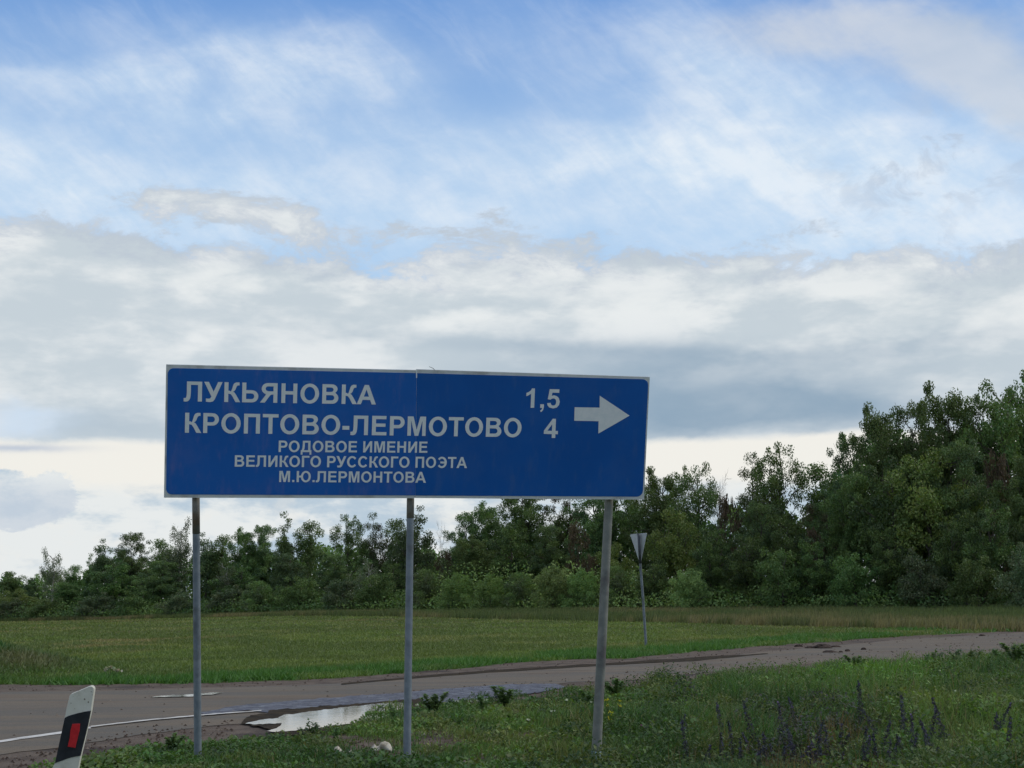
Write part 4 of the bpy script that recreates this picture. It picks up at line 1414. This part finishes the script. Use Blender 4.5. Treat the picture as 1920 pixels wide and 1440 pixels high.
# broad leaves
X, Y, Z, px, py = sample_near(400000, rng)
ok = (py > nearline(px) + (fbm(px * .03, px * 0, 31, 4) - .5) * 26 + 1) & (rng.uniform(size=len(X)) > soil_mask(px, py) * 0.96)
ok &= rng.uniform(size=len(X)) < 0.16 + 0.84 * sstep(fbm(X * 1.7, Y * 1.7, 52), 0.36, 0.58)
X, Y, Z, px, py = (v[ok] for v in (X, Y, Z, px, py))
gh = 0.030 + 0.125 * sstep(px, 800, 1400) * (0.1 + 1.5 * sstep(fbm(X * 1.1, Y * .8, 44), .3, .7)) + 0.06 * sstep(fbm(X * 2.5, Y * 2.5, 71), .45, .68)
gh = gh * (0.60 + 0.40 * sstep(py - nearline(px), 0, 40))
zz = Z + gh * rng.uniform(0, 1, len(X)) ** 0.8
c = verge_colour(X, Y, px, py, rng) * 1.08
parts.append(broad(np.stack([X, Y, zz], 1), rng.uniform(0.014, 0.042, len(X)) * (1 + .45 * (fbm(X * 1.4, Y * 1.4, 83) > .57)), rng, c, 0.9))
print("broad", len(X))
V, F_, Cc = join(parts)
tag(mesh_np("verge_grass", V, F_, M['grass'], Cc), kind='stuff')

# mounded weed clumps that break up the sward, too many and too mixed to count
X, Y, Z, px, py = sample_near(2600, rng, 8, 36)
ok = (py > nearline(px) + 6) & (rng.uniform(size=len(X)) < .22 + .78 * sstep(px, 700, 1250)) & (soil_mask(px, py) < .4)
X, Y, Z, px, py = (v[ok] for v in (X, Y, Z, px, py))
parts = []
near_blue = np.exp(-((px - 1530) / 170) ** 2 - ((py - 1400) / 55) ** 2)
for i in range(len(X)):
    r = rng.uniform(.05, .16) * (1 + .5 * (px[i] > 1100)); hh = r * rng.uniform(.8, 1.5)
    if px[i] < 1000: hh *= .6
    m = int(60 * (r / .1) ** 1.5)
    d = unit(rng.normal(size=(m, 3))) * rng.uniform(.3, 1, (m, 1)) ** .5
    P = np.stack([X[i] + d[:, 0] * r, Y[i] + d[:, 1] * r, Z[i] + np.abs(d[:, 2]) * hh], 1)
    k = rng.uniform()
    if near_blue[i] > rng.uniform():
        base = np.array([.058, .066, .058]); hh *= 1.5
    elif k < .45: base = np.array([.036, .078, .026])
    elif k < .75: base = np.array([.072, .135, .036])
    else: base = np.array([.100, .140, .044])
    parts.append(broad(P, rng.uniform(.018, .045, m), rng, base * rng.uniform(.7, 1.3, (m, 1)), 1.0))
V, F_, Cc = join(parts)
tag(mesh_np("verge_weeds", V, F_, M['grass'], Cc), kind='stuff')
print("clumps", len(X), len(F_))

# dry straw among the blue flowers and elsewhere on the right
X, Y, Z, px, py = sample_near(60000, rng, 8, 16)
ok = (py > 1380) & (px > 1250) & (rng.uniform(size=len(X)) < 0.05 + 0.75 * np.exp(-((px - 1500) / 110) ** 2) * sstep(fbm(X * 4, Y * 2, 91), .45, .6))
X, Y, Z, px, py = (v[ok] for v in (X, Y, Z, px, py))
c = np.array([0.17, 0.125, 0.05]) * rng.uniform(.5, 1.3, (len(X), 1))
V, F_, Cc = blades(np.stack([X, Y, Z], 1), rng.uniform(.12, .34, len(X)), np.full(len(X), .006), rng, c, True, 0.1, 0.15)
tag(mesh_np("dry_grass", V, F_, M['grass'], Cc), kind='stuff')

# meadow beyond the road
def meadow_pts(n, dmin, dmax, p):
    u = rng.uniform(size=n)
    d = (dmin ** (1 - p) + u * (dmax ** (1 - p) - dmin ** (1 - p))) ** (1 / (1 - p))
    a = rng.uniform(-0.48, 0.48, n)
    X, Y = d * np.sin(a), d * np.cos(a)
    Z = terrain(X, Y)
    px, py, _ = project(np.stack([X, Y, Z], 1))
    return X, Y, Z, px, py, d


X, Y, Z, px, py, d = meadow_pts(420000, 15, 175, 1.7)
ty = 112 - .87 * X
edge = farline(px) + (fbm(px * .05, px * 0, 33, 4) - .5) * 5
mound = np.exp(-((X + 10.4) / 3.0) ** 2 - ((Y - 23.8) / 3.4) ** 2)
ok = (py < edge) & (Y < ty - 9)
X, Y, Z, px, py, d, mound, edge, ty = (v[ok] for v in (X, Y, Z, px, py, d, mound, edge, ty))
n1, n2, n3 = fbm(X * .16, Y * .10, 3, 4), fbm(X * 1.1, Y * .5, 6, 4), fbm(X * .07, Y * .05, 8, 3)
n4 = fbm(X * .38, Y * .26, 19, 4)
c = cmix((0.172, 0.180, 0.056), (0.225, 0.168, 0.085), sstep(n1, .42, .60))
c = cmix(c, (0.092, 0.122, 0.042), sstep(n2, .44, .62) * 0.8)
c = cmix(c, (0.140, 0.172, 0.050), sstep(n3, .5, .62) * 0.6)
c = cmix(c, (0.105, 0.125, 0.042), sstep(n4, .46, .58) * 0.8)
lush = np.clip(np.maximum(sstep(edge - py, 24, 4) * (.5 + sstep(n2, .4, .6)), sstep(mound, .25, .5)), 0, 1)
c = cmix(c, (0.060, 0.135, 0.030), lush * 0.9)
c = cmix(c, (0.040, 0.090, 0.030), np.clip(mound * 1.6, 0, 1) * .8)
topm = np.exp(-((X + 8.2) / 0.8) ** 2 - ((Y - 23.6) / 1.3) ** 2) * sstep(n2, .35, .55)
c = cmix(c, (0.19, 0.135, 0.09), np.clip(topm * 1.2, 0, 1) * .6)
c *= np.array([1.12, 1.27, 1.12]) * rng.uniform(.80, 1.20, (len(X), 1))
h = (0.026 + 0.05 * n2 + 0.05 * lush + 0.0004 * d) * rng.uniform(.5, 1.4, len(X))
w = 0.010 + d * 0.0011
V, F_, Cc = blades(np.stack([X, Y, Z], 1), h, w, rng, c, False, 0.1, 0.5)
tag(mesh_np("meadow_grass", V, F_, M['grass'], Cc), kind='stuff')

# taller unmown belt in front of the wood
n = 190000
px = rng.uniform(-500, 2500, n)
wb = np.interp(px, [-500, 100, 500, 900, 1400, 2500], [2.5, 3, 9, 26, 30, 30])
off = -10.5 - rng.uniform(0, 1, n) * wb
Yd = 112 / (1 + .87 * (px - 960) / FPX) + off
X = (px - 960) / FPX * Yd
Z = terrain(X, Yd)
n1, n2 = fbm(X * .14, Yd * .10, 23, 3), fbm(X * .8, Yd * .5, 26, 3)
c = cmix((0.105, 0.130, 0.045), (0.20, 0.17, 0.085), sstep(n1, .44, .62))
c = cmix(c, (0.080, 0.110, 0.038), sstep(n2, .5, .65) * .7)
c *= rng.uniform(.7, 1.35, (n, 1))
hh = (0.22 + 0.32 * n2) * rng.uniform(.5, 1.3, n)
V, F_, Cc = blades(np.stack([X, Yd, Z], 1), hh, 0.055, rng, c, False, 0.15, 0.2)
tag(mesh_np("tall_grass", V, F_, M['grass'], Cc), kind='stuff')

# bare soil showing through on the verge
for i, (a, b, c_, d_) in enumerate(SOIL[:7]):
    sheet("bare_soil", [(a + c_ * 1.0 * math.cos(t), b + d_ * 1.0 * math.sin(t)) for t in np.linspace(0, 2 * math.pi, 15)[:-1]], M['dirt'], 0.004 + 0.0015 * i, 2.5, 60 + i, 6)

# small crumbs of earth and gravel on the shoulders and bare patches
n = 26000
X, Y, Z, px, py = sample_near(n, rng, 8, 44)
nl, fl = nearline(px), farline(px)
e1 = (py < nl + 8) & (py > nl - 26 - 10 * (px < 500)) & (rng.uniform(size=n) < .6)
e2 = (py > fl) & (py < fl + 12) & (rng.uniform(size=n) < .5)
ok = e1 | e2 | ((soil_mask(px, py) > .25)) | ((py > fl) & (py < nl) & (rng.uniform(size=n) < .03))
pud = (px > 440) & (px < 780) & (py > 1318) & (py < 1380)
ok &= ~pud
X, Y, Z, px, py = (v[ok] for v in (X, Y, Z, px, py))
n = len(X)
s = rng.uniform(.006, .020, n) * (0.7 + np.hypot(X, Y) * 0.025)
base = np.array([(1, 0, 0), (-.5, .87, 0), (-.5, -.87, 0), (0, 0, .8)]) * 1.0
rotz = rng.uniform(0, 6.28, n)
V = np.zeros((n, 4, 3))
for i in range(4):
    b = base[i]
    V[:, i, 0] = X + s * (b[0] * np.cos(rotz) - b[1] * np.sin(rotz)) * rng.uniform(.7, 1.3, n)
    V[:, i, 1] = Y + s * (b[0] * np.sin(rotz) + b[1] * np.cos(rotz)) * rng.uniform(.7, 1.3, n)
    V[:, i, 2] = Z + 0.008 + s * b[2]
b = np.arange(n)[:, None] * 4
F_ = np.concatenate([b + [0, 1, 3], b + [1, 2, 3], b + [2, 0, 3]])
c = np.where(rng.uniform(size=(n, 1)) < .2, np.array([.20, .17, .14]), np.array([.075, .055, .042])) * rng.uniform(.6, 1.4, (n, 1))
tag(mesh_np("gravel", V.reshape(-1, 3), F_, M['petal'], np.repeat(c, 4, axis=0)), kind='stuff')


# ------------------------------------------------------------------ individual plants on the verge
def make_spike(seed, H=0.5):
    rng = np.random.default_rng(seed)
    root = empty("blue_flower")
    mb = MB(); mb.cc = (0.06, 0.075, 0.045)
    tip = np.array([rng.normal() * .03, rng.normal() * .03, H])
    lp = limb_path((0, 0, -.02), tip, rng, 5, .04)
    mb.tube(lp, np.linspace(.0045, .002, len(lp)), 4)
    mb.build("stem", M['grass'], root)
    n = 170
    t = rng.uniform(.28, 1.0, n)
    a = rng.uniform(0, 6.28, n)
    r = (0.008 + 0.030 * (1 - t)) * rng.uniform(.3, 1.4, n)
    P = np.stack([tip[0] * t + r * np.cos(a), tip[1] * t + r * np.sin(a), H * t], 1)
    br = rng.uniform(size=n) < .14 + .3 * (t > .8)
    c = np.where(br[:, None], np.array([.085, .080, .145]), np.array([.068, .070, .078]))
    V, F_, Cc = leaf_quads(P, .0105, rng, c, .4, .7)
    mesh_np("flower_spike", V, F_, M['petal'], Cc, parent=root)
    n = 34
    t = rng.uniform(.02, .5, n); a = rng.uniform(0, 6.28, n)
    P = np.stack([tip[0] * t, tip[1] * t, H * t], 1)
    d = np.stack([np.cos(a), np.sin(a), rng.uniform(-.1, .8, n)], 1)
    V, F_, Cc = leaf_quads(P + d * .03, .032, rng, np.array([.045, .070, .036]), .3, .16)
    mesh_np("leaves", V, F_, M['grass'], Cc, parent=root)
    root['H'] = H
    return root


spk = [make_spike(300 + i, .5) for i in range(4)]
spk_k = [kids(s) for s in spk]
tips = [(1620, 1276, "tallest blue flower spike, standing clear above the others near the verge's middle"),
        (1668, 1320, "dark violet spike just right of the tallest blue flower spike"),
        (1782, 1305, "lone tall violet-blue spike between the blue mass and the right picture edge"),
        (1702, 1304, "thin blue spike in the yellow-green patch"),
        (1740, 1316, "faint grey-blue spike left of the lone tall violet one"),
        (1505, 1294, "tall greyish spike at the back left of the blue flower mass"),
        (1475, 1318, "bright violet-tipped spike below the tall greyish one"),
        (1424, 1312, "small bright blue spike at the back left edge of the flower mass"),
        (1363, 1313, "isolated bluish spike left of the flower mass"),
        (1288, 1328, "leftmost blue spike, alone in the green right of the right post"),
        (1850, 1308, "small blue spike behind the pair near the right picture edge"),
        (1886, 1342, "bright blue spike, right one of the pair near the right picture edge"),
        (1862, 1338, "bright blue spike, left one of the pair near the right picture edge"),
        (1905, 1322, "dim blue spike closest to the right picture edge"),
        (1772, 1344, "short blue spike at the foot of the lone tall violet one"),
        (1355, 1374, "small blue spike low in front, left end of the flower mass"),
        (1716, 1372, "dark violet spike low in front of the yellow-green patch")]
rr2 = random.Random(3)
for i in range(74):
    tips.append((rr2.gauss(1545, 105), rr2.uniform(1330, 1420), None))
for i, (x, y, lab) in enumerate(tips):
    if x < 1290 and lab is None: x = 1300 + rr2.uniform(0, 80)
    x = min(x, 1905)
    by = min(y + rr2.uniform(85, 130) * (1.0 if y > 1290 else 1.15), 1478)
    p = hit(x, by)
    hgt = (by - y) * project(p)[2] / FPX
    if lab is None: hgt *= rr2.uniform(.62, 1.0)
    k = i % 4
    o = spk[k] if i < 4 else copy_tree(spk[k], spk_k[k])
    o.location = tuple(p); s = float(hgt) / .5; o.scale = (min(1.25, max(.8, s)), min(1.25, max(.8, s)), s)
    o.rotation_euler = (rr2.gauss(0, .2), rr2.gauss(0.08, .22), rr2.uniform(0, 6.28))
    tag(o, lab or "violet-blue flower spike in the dense mass among the grass at lower right", "flower", "blue flower spikes on the right verge")


def make_weed(name, seed, H, nl, leaf, col, spread=.5):
    rng = np.random.default_rng(seed)
    root = empty(name)
    mb = MB(); mb.cc = (0.05, 0.075, 0.03)
    ps, dirs = [], []
    ns = 5
    for s in range(ns):
        a = rng.uniform(0, 6.28); r = spread * H * rng.uniform(.1, .7)
        tip = np.array([math.cos(a) * r, math.sin(a) * r, H * rng.uniform(.65, 1)])
        lp = limb_path((0, 0, -.02), tip, rng, 4, .06)
        mb.tube(lp, np.linspace(.005, .002, len(lp)), 4)
        for j in range(nl // ns):
            t = rng.uniform(.12, 1) ** .8 * (len(lp) - 1); q_ = int(min(t, len(lp) - 1.001)); f = t - q_
            ps.append(lp[q_] * (1 - f) + lp[q_ + 1] * f)
    mb.build("stem", M['grass'], root)
    P = np.array(ps)
    V, F_, Cc = broad(P, rng.uniform(.6, 1.3, len(P)) * leaf, rng, np.array(col) * rng.uniform(.6, 1.35, (len(P), 1)), .8)
    mesh_np("leaves", V, F_, M['grass'], Cc, parent=root)
    root['H'] = H
    return root


weeds = [make_weed("weed_plant", 400, .3, 620, .044, (.115, .195, .07), 1.0),
         make_weed("weed_plant", 401, .3, 170, .055, (.115, .20, .07), .6),
         make_weed("weed_plant", 402, .3, 80, .065, (.08, .13, .055), .5)]
wk = [kids(w) for w in weeds]
WP = [(0, 815, 1292, 1340, "dark leafy weed clump just right of the middle post beside the wet gravel"),
      (0, 948, 1280, 1330, "bushy weed clump at the road edge midway between middle and right posts"),
      (1, 905, 1300, 1334, "small leafy weed left of the bushy clump at the road edge"),
      (0, 1158, 1266, 1312, "dark weed sticking up directly right of the right post"),
      (0, 1478, 1258, 1296, "rounded dark green weed clump on the verge edge below the mud clods"),
      (0, 1606, 1224, 1262, "pale leafy weed in front of the road right of the mud clods"),
      (2, 1757, 1214, 1246, "thin leafy stem against the pale road, left of the pair"),
      (2, 1793, 1208, 1244, "tallest thin leafy stem against the pale road"),
      (2, 1828, 1210, 1244, "thin leafy stem against the pale road, right of the tallest"),
      (1, 1738, 1222, 1250, "short leafy sprig left of the thin stems on the verge edge"),
      (1, 1872, 1212, 1244, "leafy weed on the verge edge near the right picture edge"),
      (0, 1908, 1200, 1250, "big leafy weed cut by the right picture edge on the verge edge"),
      (1, 735, 1322, 1352, "leafy weed overhanging the right end of the puddle"),
      (1, 311 + 318, 1360, 1388, "leafy sprig at the near shore of the puddle"),
      (2, 585, 1345, 1378, "thin sprig rising in front of the bright puddle"),
      (2, 566, 1358, 1382, "short sprig left of the thin one in front of the bright puddle"),
      (0, 320, 1372, 1412, "leafy weed on the grass edge left of the left post"),
      (1, 1340, 1268, 1300, "dark upright weed on the verge edge right of the small triangular sign"),
      (0, 1105, 1290, 1330, "leafy weed just left of the right post at the verge edge"),
      (0, 1895, 1262, 1300, "broad-leaved plant with pale leaf near the right picture edge")]
seen_w = set()
for k, x, y, by, lab in WP:
    p = hit(x, by); hgt = (by - y) * project(p)[2] / FPX
    o = copy_tree(weeds[k], wk[k]) if k in seen_w else weeds[k]
    seen_w.add(k)
    o.location = tuple(p); s = float(hgt) / .3; o.scale = (s * 1.15, s * 1.15, s * .85)
    o.rotation_euler = (0, 0, rr2.uniform(0, 6.28))
    tag(o, lab, "weed", "leafy weeds along the verge edge")


# yellow flowers beside the right post
def flower_plant(name, heads, base, colour, hs, label, cat, group=None, flat=0.0, nq=9):
    """heads: pixels of flower heads; base pixel"""
    P0_ = hit(*base)
    dep = project(P0_)[2]
    root = empty(name, tuple(P0_))
    tag(root, label, cat, group)
    rng = np.random.default_rng(int(base[0]))
    mb = MB(); mb.cc = (.05, .08, .03)
    for (x, y) in heads:
        v = ray(x, y); tp_ = CAM + v * (dep + rng.normal() * .02) - P0_
        lp = limb_path((0, 0, -.01), tp_, rng, 3, .05)
        mb.tube(lp, [.0035, .003, .0025, .002], 4)
    mb.build("stem", M['grass'], root)
    for (x, y) in heads:
        v = ray(x, y); tp_ = CAM + v * dep - P0_
        Q = tp_ + rng.normal(size=(nq, 3)) * hs * np.array([.55, .55, .55 * (1 - flat)])
        V, F_, Cc = leaf_quads(Q, hs * .62, rng, np.array(colour), .18, .8, None, flat * 3)
        mesh_np("flower_head", V, F_, M['petal'], Cc, parent=root)
    return root


YC = (.62, .55, .05)
flower_plant("yellow_flower", [(1135, 1312.5), (1139.5, 1312), (1138.5, 1322.5)], (1141, 1372), YC, .011, "yellow flowers nearest the right post, upper of the small cluster", "flower")
flower_plant("yellow_flower", [(1162, 1313.5), (1159.5, 1322), (1164.5, 1323)], (1160, 1374), YC, .010, "three yellow flower heads set apart right of the others beside the right post", "flower")
flower_plant("yellow_flower", [(1142.5, 1334), (1147, 1337), (1141, 1345), (1144.5, 1349)], (1146, 1388), YC, .011, "lowest yellow flower heads in the cluster right of the right post", "flower")
flower_plant("purple_clover", [(1204.5, 1361.5)], (1204, 1402), (.28, .10, .26), .014, "single purple clover head in the grass right of the right post", "flower")
flower_plant("white_umbel", [(197, 1256), (202, 1252.5), (207, 1249.5), (212, 1253), (218, 1255), (221, 1257.5)], (208, 1276), (.45, .44, .33), .035, "low white umbel plant on the lush slope left of the left post", "flower", None, .7, 12)
WF = [(858, 1315), (882, 1315), (895, 1314), (912, 1313), (780, 1322)]
WR = [(1720, 1263), (1762, 1258), (1790, 1296), (1802, 1304), (1770, 1315), (1899, 1314), (1807, 1333), (1655, 1298), (1571, 1272), (1605, 1291), (1656, 1340), (1912, 1326), (1877, 1385), (1497, 1300),
      (1232, 1352), (1110, 1317), (1060, 1313), (1035, 1334), (993, 1350)]
wsrc = None
for (x, y) in WF + WR:
    if wsrc is None:
        wsrc = flower_plant("white_flower", [(x, y)], (x, y + 16), (.62, .64, .58), .013, "t", "flower", None, .5)
        wsd, wkk = project(np.array(wsrc.location))[2], kids(wsrc); o = wsrc
    else:
        o = copy_tree(wsrc, wkk)
        by = y + rr2.uniform(14, 22); o.location = tuple(hit(x, by))
        s = (by - y) * project(np.array(o.location))[2] / (16 * wsd); o.scale = (s ** .5, s ** .5, s)
        o.rotation_euler = (0, 0, rr2.uniform(0, 6))
    if (x, y) in WF:
        tag(o, "tiny white flower in the row beside the wet gravel right of the middle post", "flower", "white flowers by the wet gravel")
    else:
        tag(o, "tiny white flower dotted in the grass of the right-hand verge", "flower", "white flowers on the right verge")


# ------------------------------------------------------------------ clods, stones, rubbish
def lump(name, px_, py_, wpx, hpx, mat, label, cat, group=None, seed=1, rough_=.35):
    p = hit(px_, py_)
    dep = project(p)[2]
    w, h = wpx / 2 * dep / FPX, hpx * dep / FPX
    rng = np.random.default_rng(seed)
    N, Mr = 14, 7
    V = []; F_ = []
    ph = rng.uniform(0, 6.28, 8)
    for i in range(Mr):
        el = (math.pi / 2) * i / (Mr - 1)
        for j in range(N):
            a = 2 * math.pi * j / N
            k = 1 + rough_ * (math.sin(2 * a + ph[0]) * .35 + math.sin(5 * a + ph[1] + el * 3) * .3 + math.sin(9 * a + ph[2] + el * 6) * .2 + rng.normal() * .12)
            V.append((w * k * math.cos(el) * math.cos(a), w * k * .75 * math.cos(el) * math.sin(a), h * math.sin(el) * (1 + rough_ * .6 * math.sin(3 * a + ph[3]) * math.cos(el)) - .01))
    for i in range(Mr - 1):
        for j in range(N):
            F_.append((i * N + j, i * N + (j + 1) % N, (i + 1) * N + (j + 1) % N, (i + 1) * N + j))
    mb = MB(); mb.add(V, F_)
    o = mb.build(name, M[mat], None)
    o.location = tuple(p + np.array([0, 0, .006]))
    tag(o, label, cat, group)
    return o


CG = "mud clods on the side road"
for i, (x, y, w, h, lab) in enumerate([
        (1541, 1216, 36, 9, "largest heap of dark mud lying on the road near its far edge"),
        (1519, 1216, 18, 5, "flat dark mud clod touching the left side of the largest heap"),
        (1497, 1213, 14, 5, "small dark clod left of the mud heap, at the road's far edge"),
        (1566, 1214, 20, 4, "flat dark mud streak touching the right side of the largest heap"),
        (1556, 1224, 30, 5, "thin dark mud patch just below the largest heap on the road"),
        (1589, 1222, 11, 5, "small round clod below and right of the largest mud heap"),
        (1576, 1224, 8, 4, "tiny clod between the thin mud patch and the small round clod"),
        (1619, 1219, 9, 5, "single brownish clod furthest right of the mud heap"),
        (1841, 1193, 13, 4, "lone dark clod on the road towards the right picture edge"),
        (1354, 1231, 7, 3, "tiny dark clod alone on the road left of the mud heap")]):
    lump("mud_clod", x, y, w, h, 'clod', lab, "mud clod", CG, 500 + i, .55)
lump("stone", 872, 1440, 46, 15, 'stone', "flat pinkish grey stone in the grass right of the middle post's foot", "stone", None, 601, .3)
lump("stone", 1908, 1436, 54, 16, 'tanstone', "tan earth-coloured stone at the lower right corner", "stone", None, 602, .4)
lump("stone", 1133, 1417, 11, 9, 'tanstone', "small orange-tan stone touching the right post's foot", "stone", None, 603, .2)
lump("stone", 794, 1380, 9, 6, 'rag', "small pale stone on the bare soil right of the middle post", "stone", None, 604, .2)
lump("stone", 776, 1414, 13, 7, 'rag', "pale stone lying against the foot of the middle post", "stone", None, 605, .3)
lump("stone", 676, 1412, 8, 6, 'rag', "small pale pebble between the two crumpled papers", "stone", None, 606, .2)
lump("stone", 598, 1380, 7, 4, 'rag', "pale pebble near the near shore of the puddle", "stone", None, 607, .2)


def crumple(px_, py_, wpx, hpx, label, seed, ridge):
    p = hit(px_, py_); dep = project(p)[2]
    w, h = wpx * dep / FPX, hpx * dep / FPX
    nx, ny = 18, 10
    u, v = np.meshgrid(np.linspace(-.5, .5, nx), np.linspace(-.5, .5, ny))
    e = np.abs(fbm(u * 5 + seed, v * 5, seed, 4) - .5) * 2
    prof = np.interp(u, np.linspace(-.5, .5, len(ridge)), ridge)
    Z_ = h * prof * (1 - (2 * v) ** 2 * .75) * (1 - .45 * e) + h * .25 * (fbm(u * 9, v * 9, seed + 3) - .5) + h * .12
    X_ = u * w + (fbm(u * 4, v * 4, seed + 5) - .5) * w * .25
    Y_ = v * w * .55 + (fbm(u * 4, v * 4, seed + 6) - .5) * w * .3
    idx = np.arange(nx * ny).reshape(ny, nx)
    q = np.stack([idx[:-1, :-1], idx[:-1, 1:], idx[1:, 1:], idx[1:, :-1]], -1).reshape(-1, 4)
    o = mesh_np("crumpled_paper", np.stack([X_, Y_, Z_], -1).reshape(-1, 3), q, M['rag'])
    s = o.modifiers.new("thick", 'SOLIDIFY'); s.thickness = .002
    o.location = tuple(p)
    tag(o, label, "paper")
    return o


crumple(716, 1412, 44, 21, "larger crumpled piece of dirty cream paper on bare soil left of the middle post", 7, [.35, .75, .45, 1.0, .95, .7, .15])
crumple(636, 1420, 26, 20, "pale crumpled paper peak in the grass left of the larger crumpled piece", 8, [.1, .9, 1, .7, .45, .2])
crumple(657, 1418, 18, 13, "small crumpled paper scrap touching the right of the pale peak", 9, [.3, .5, 1, .6, .2])
print("TRIS", sum(len(o.data.polygons) for o in bpy.data.objects if o.type == 'MESH'), len(bpy.data.objects))
